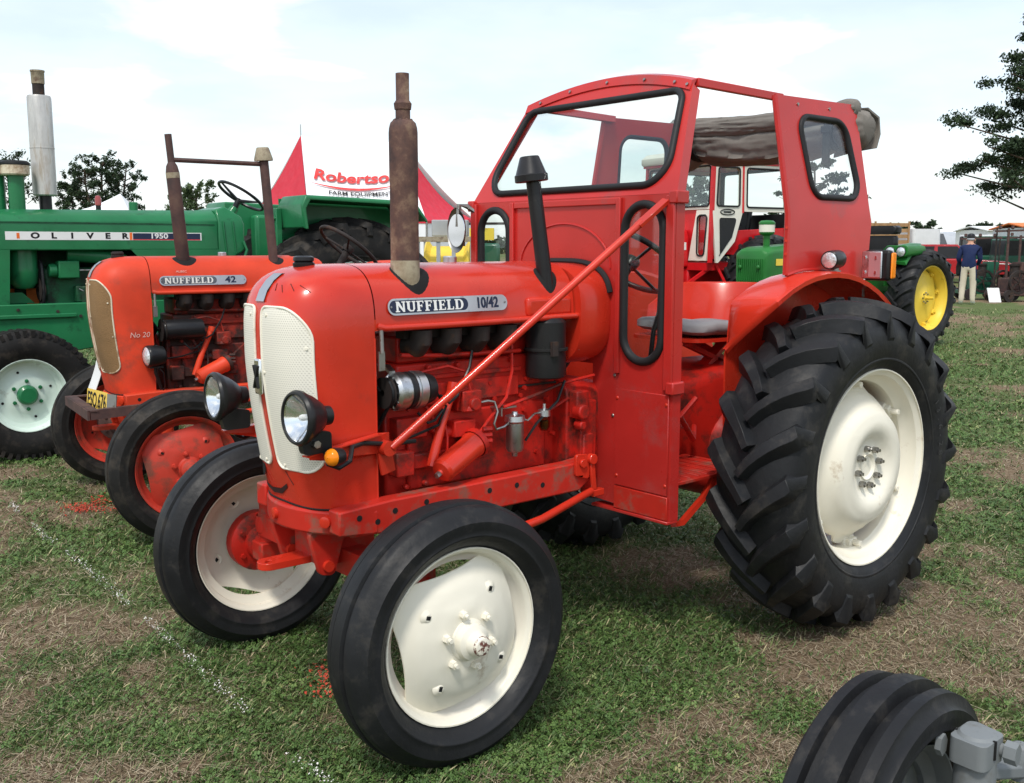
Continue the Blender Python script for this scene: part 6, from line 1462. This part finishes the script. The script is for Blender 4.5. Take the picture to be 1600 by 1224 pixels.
# ================================================================== ground, clover, grass, straw, chalk
TAB = np.random.default_rng(5).random((256, 256))
def vn(x, y, sc, ox=0):
    x = np.asarray(x)*sc+1000+ox; y = np.asarray(y)*sc+1000+ox*1.7; xi = np.floor(x).astype(int); yi = np.floor(y).astype(int); fx_ = x-xi; fy_ = y-yi
    fx_ = fx_*fx_*(3-2*fx_); fy_ = fy_*fy_*(3-2*fy_); g = lambda a, b: TAB[a % 256, b % 256]
    return (g(xi, yi)*(1-fx_)+g(xi+1, yi)*fx_)*(1-fy_)+(g(xi, yi+1)*(1-fx_)+g(xi+1, yi+1)*fx_)*fy_
BIAS = [(1.15, -.10, .55, .30, -.55), (.35, .95, .85, .22, -.75), (.9, .75, .5, .2, .35), (2.55, -.75, .45, .5, -.45), (2.75, -.35, .35, .3, -.35), (2.35, -1.6, .4, .5, -.3), (1.35, .95, .3, .22, -.4),
        (1.7, .35, .4, .45, .5), (1.2, .35, .6, .35, .35), (2.1, -.2, .35, .5, .25), (.5, .4, .9, .4, .4), (1.9, -2.6, .5, .5, .25), (1.0, 1.3, .4, .3, .25)]
def green(x, y):
    f = .34*vn(x, y, .85)+.30*vn(x, y, 2.3, 31)+.36*vn(x, y, 6.5, 77)
    g = (f-.475)*3.4+.49
    for bx, by, sx_, sy_, a in BIAS: g = g+.62*a*np.exp(-((x-bx)/sx_)**2-((y-by)/sy_)**2)
    dep = (x-CAMP.x)*FW.x+(y-CAMP.y)*FW.y
    return np.clip(g, 0.02, 1)
g1 = np.sinh(np.linspace(-6.2, 6.2, 321))/np.sinh(6.2)*700
gx, gy = np.meshgrid(g1+1.2, g1-.4, indexing='ij'); n = 321
co = np.stack([gx, gy, np.zeros_like(gx)], -1).reshape(-1, 3)
dd_ = np.hypot(gx-1.2, gy+.4).reshape(-1)
co[:, 2] += np.where(dd_ < 30, (vn(co[:, 0], co[:, 1], 3.1, 9)-.5)*.02, 0)-.006
idx = np.arange(n*n).reshape(n, n); fq = np.stack([idx[:-1, :-1], idx[1:, :-1], idx[1:, 1:], idx[:-1, 1:]], -1).reshape(-1, 4)
me = bpy.data.meshes.new('ground'); me.from_pydata(co.tolist(), [], fq.tolist()); me.update()
at = me.attributes.new('cover', 'FLOAT', 'POINT'); at.data.foreach_set('value', green(co[:, 0], co[:, 1]).astype('f'))
for p in me.polygons: p.use_smooth = True
m, nt, b = base('turf')
at_ = nt.nodes.new('ShaderNodeAttribute'); at_.attribute_name = 'cover'
tv = tcn(nt)
mp = nt.nodes.new('ShaderNodeMapping'); mp.inputs['Scale'].default_value = (1, 2.4, 1); mp.inputs['Rotation'].default_value = (0, 0, .6); nt.links.new(tv, mp.inputs[0])
th = ramp(nt, noise(nt, 42, 7, .75, mp.outputs[0]), [(.30, (.085, .055, .034)), (.48, (.215, .150, .092)), (.62, (.33, .25, .165)), (.75, (.46, .38, .27))])
gr_ = ramp(nt, noise(nt, 55, 6, .75, tv), [(.30, (.035, .058, .016)), (.50, (.095, .142, .042)), (.68, (.16, .195, .075)), (.8, (.27, .26, .14))])
fn_ = noise(nt, 3.2, 6, .65, tv); big = noise(nt, .28, 4, .6, tv)
def mth(nt, op, a, b_=None, c_=None):
    q = nt.nodes.new('ShaderNodeMath'); q.operation = op
    for i, v_ in enumerate((a, b_, c_)):
        if v_ is None: continue
        if isinstance(v_, (int, float)): q.inputs[i].default_value = v_
        else: nt.links.new(v_, q.inputs[i])
    return q.outputs[0]
fac_ = mth(nt, 'MULTIPLY_ADD', mth(nt, 'SUBTRACT', fn_, .5), 1.3, at_.outputs['Fac'])
fac_ = mth(nt, 'MULTIPLY_ADD', mth(nt, 'SUBTRACT', big, .5), .9, fac_)
fr2 = ramp(nt, fac_, [(.25, (0, 0, 0)), (.62, (.9, .9, .9))])
nt.links.new(mix(nt, fr2, th, gr_), b.inputs['Base Color']); b.inputs['Roughness'].default_value = .95; b.inputs['Specular IOR Level'].default_value = .15
bump(nt, b, noise(nt, 60, 6, .8, tv), .9, .02)
gd = link('ground', me, 'turf'); gd['kind'] = 'structure'; gd['label'] = 'show field ground of worn turf and dry thatch'

def plantmat(name, stops, rough=.55):
    m, nt, b = base(name); a = nt.nodes.new('ShaderNodeAttribute'); a.attribute_name = 'tone'
    nt.links.new(ramp(nt, a.outputs['Fac'], stops), b.inputs['Base Color']); b.inputs['Roughness'].default_value = rough; b.inputs['Specular IOR Level'].default_value = .3
plantmat('clover_leaf', [(0, (.030, .066, .014)), (.5, (.080, .150, .036)), (.85, (.145, .215, .062)), (1, (.28, .27, .11))])
plantmat('grass_blade', [(0, (.04, .08, .018)), (.5, (.10, .165, .045)), (.75, (.19, .22, .085)), (1, (.42, .36, .20))])
plantmat('straw', [(0, (.14, .10, .06)), (.5, (.30, .235, .15)), (1, (.52, .44, .31))], .7)
def spots(n, d0, d1, rng):
    dep = np.exp(rng.uniform(math.log(d0), math.log(d1), n)); lat = rng.uniform(-.95, .80, n)*dep
    return CAMP.x+FW.x*dep+RT.x*lat, CAMP.y+FW.y*dep+RT.y*lat, dep
rng = np.random.default_rng(3)
# clover: three leaflets each
x, y, dep = spots(325000, 1.9, 16, rng); k = rng.random(len(x)) < np.clip(green(x, y)*1.35-.22, 0.03, 1)*(.35+.65*np.clip(vn(x, y, 1.3, 50)*1.8-.2, 0, 1)); x, y, dep = x[k], y[k], dep[k]; n = len(x)
sz = rng.uniform(.0045, .0095, n)*np.clip(dep/3.5, 1, 3)**.75; hz_ = rng.uniform(.003, .024, n)*np.clip(dep/6, 1, 1.6)
tilt = rng.normal(0, .45, (n, 2)); a0 = rng.uniform(0, 2*PI, n); tone = np.clip(.42+.30*(hz_/.03-.5)+rng.normal(0, .16, n)+(vn(x, y, 3, 12)-.5)*.4, 0, 1)
Q = []
for j in range(3):
    a = a0+j*2*PI/3; ca, sa = np.cos(a), np.sin(a); q = np.zeros((n, 4, 3))
    for i, (u, v_) in enumerate(((.05, 0), (.65, .52), (1.12, 0), (.65, -.52))):
        lx, ly = (u*ca-v_*sa)*sz, (u*sa+v_*ca)*sz
        q[:, i, 0] = x+lx; q[:, i, 1] = y+ly; q[:, i, 2] = hz_+lx*tilt[:, 0]+ly*tilt[:, 1]-.15*u*sz
    Q.append(q)
cl = quadmesh('clover', np.concatenate(Q), np.concatenate([tone]*3), 'clover_leaf', None); cl['kind'] = 'stuff'; cl['label'] = 'low green clover spread through the turf'
# grass blades
x, y, dep = spots(350000, 1.9, 24, rng); k = rng.random(len(x)) < np.clip(green(x, y)*.8+.20, 0, 1); x, y, dep = x[k], y[k], dep[k]; n = len(x)
w_ = rng.uniform(.0011, .0022, n)*np.clip(dep/3.2, 1, 5); h_ = rng.uniform(.008, .034, n)*np.clip(dep/8, 1, 1.5); az = rng.uniform(0, 2*PI, n); ln_ = h_*rng.uniform(.3, 1.6, n)
ca, sa = np.cos(az), np.sin(az); q = np.zeros((n, 4, 3))
for i, (s_, u, v_) in enumerate(((-1, 0, 0), (1, 0, 0), (.5, .55, .7), (0, 1, 1))):
    q[:, i, 0] = x+ca*ln_*u-sa*w_*s_; q[:, i, 1] = y+sa*ln_*u+ca*w_*s_; q[:, i, 2] = h_*v_-.002
gb_ = quadmesh('grass', q, np.clip(.42+rng.normal(0, .22, n)+(rng.random(n) < .12)*.5, 0, 1), 'grass_blade', None); gb_['kind'] = 'stuff'; gb_['label'] = 'short green grass blades of the show field'
# dry straw lying about
x, y, dep = spots(195000, 1.9, 14, rng); k = rng.random(len(x)) < np.clip(1.2-green(x, y), .22, 1); x, y, dep = x[k], y[k], dep[k]; n = len(x)
w_ = rng.uniform(.0005, .0011, n)*np.clip(dep/3.2, 1, 4); ln_ = rng.uniform(.012, .065, n)*(1+1.2*(rng.random(n) < .05)); az = rng.normal(.9, .8, n); z0 = rng.uniform(.001, .012, n); z1 = z0+rng.normal(0, .010, n); ca, sa = np.cos(az), np.sin(az); q = np.zeros((n, 4, 3)); bend = rng.normal(0, .12, n)*ln_
for i, (s_, u) in enumerate(((-1, 0), (1, 0), (1, 1), (-1, 1))):
    q[:, i, 0] = x+ca*ln_*u-sa*(w_*s_+bend*u); q[:, i, 1] = y+sa*ln_*u+ca*(w_*s_+bend*u); q[:, i, 2] = np.maximum(.001, z0+(z1-z0)*u)
sw_ = quadmesh('dry_straw', q, rng.random(n), 'straw', None); sw_['kind'] = 'stuff'; sw_['label'] = 'dry straw and dead stems lying on the turf'
# chalk line and paint flecks caught on the leaves
paint('red_fleck', (.45, .06, .035), .8)
def flecks(name, label, path, n, spread, sz0, sz1, mat, gap):
    t = rng.random(n); P = np.array(path); seg = t*(len(P)-1); i = np.minimum(seg.astype(int), len(P)-2); f = (seg-i)[:, None]
    p = P[i]*(1-f)+P[i+1]*f+rng.normal(0, 1, (n, 2))*spread
    k = vn(p[:, 0], p[:, 1], 5.5, 61)+.35*vn(p[:, 0], p[:, 1], 17, 3) > gap; p = p[k]; n = len(p)
    s_ = rng.uniform(sz0, sz1, n); a = rng.uniform(0, 2*PI, n); q = np.zeros((n, 5, 3)); z = rng.uniform(.012, .034, n); ti = rng.normal(0, .4, (n, 2))
    for j in range(5):
        r_ = s_*rng.uniform(.5, 1.1, n); b_ = a+j*2*PI/5; q[:, j, 0] = p[:, 0]+r_*np.cos(b_); q[:, j, 1] = p[:, 1]+r_*np.sin(b_); q[:, j, 2] = z+r_*(np.cos(b_)*ti[:, 0]+np.sin(b_)*ti[:, 1])
    o = quadmesh(name, q, rng.random(n), mat, None); o['kind'] = 'stuff'; o['label'] = label
flecks('chalk_line', 'broken white chalk line sprinkled on the grass', [(2.02, -3.35), (2.07, -2.9), (2.08, -2.2), (2.10, -1.5), (2.13, -.9), (2.17, -.3), (2.20, .2), (2.22, .8)], 1500, .011, .0013, .0038, 'chalk', .46)
flecks('red_paint_flecks', 'orange-red paint flecks sprayed on the grass', [(1.55, -3.15), (1.70, -2.95), (1.80, -3.0), (1.62, -2.75)], 700, .05, .003, .008, 'red_fleck', .72)
flecks('red_paint_flecks', 'orange-red paint flecks behind the cream front wheel', [(1.80, -.20), (1.86, -.06), (1.92, .02)], 240, .04, .003, .007, 'red_fleck', .70)
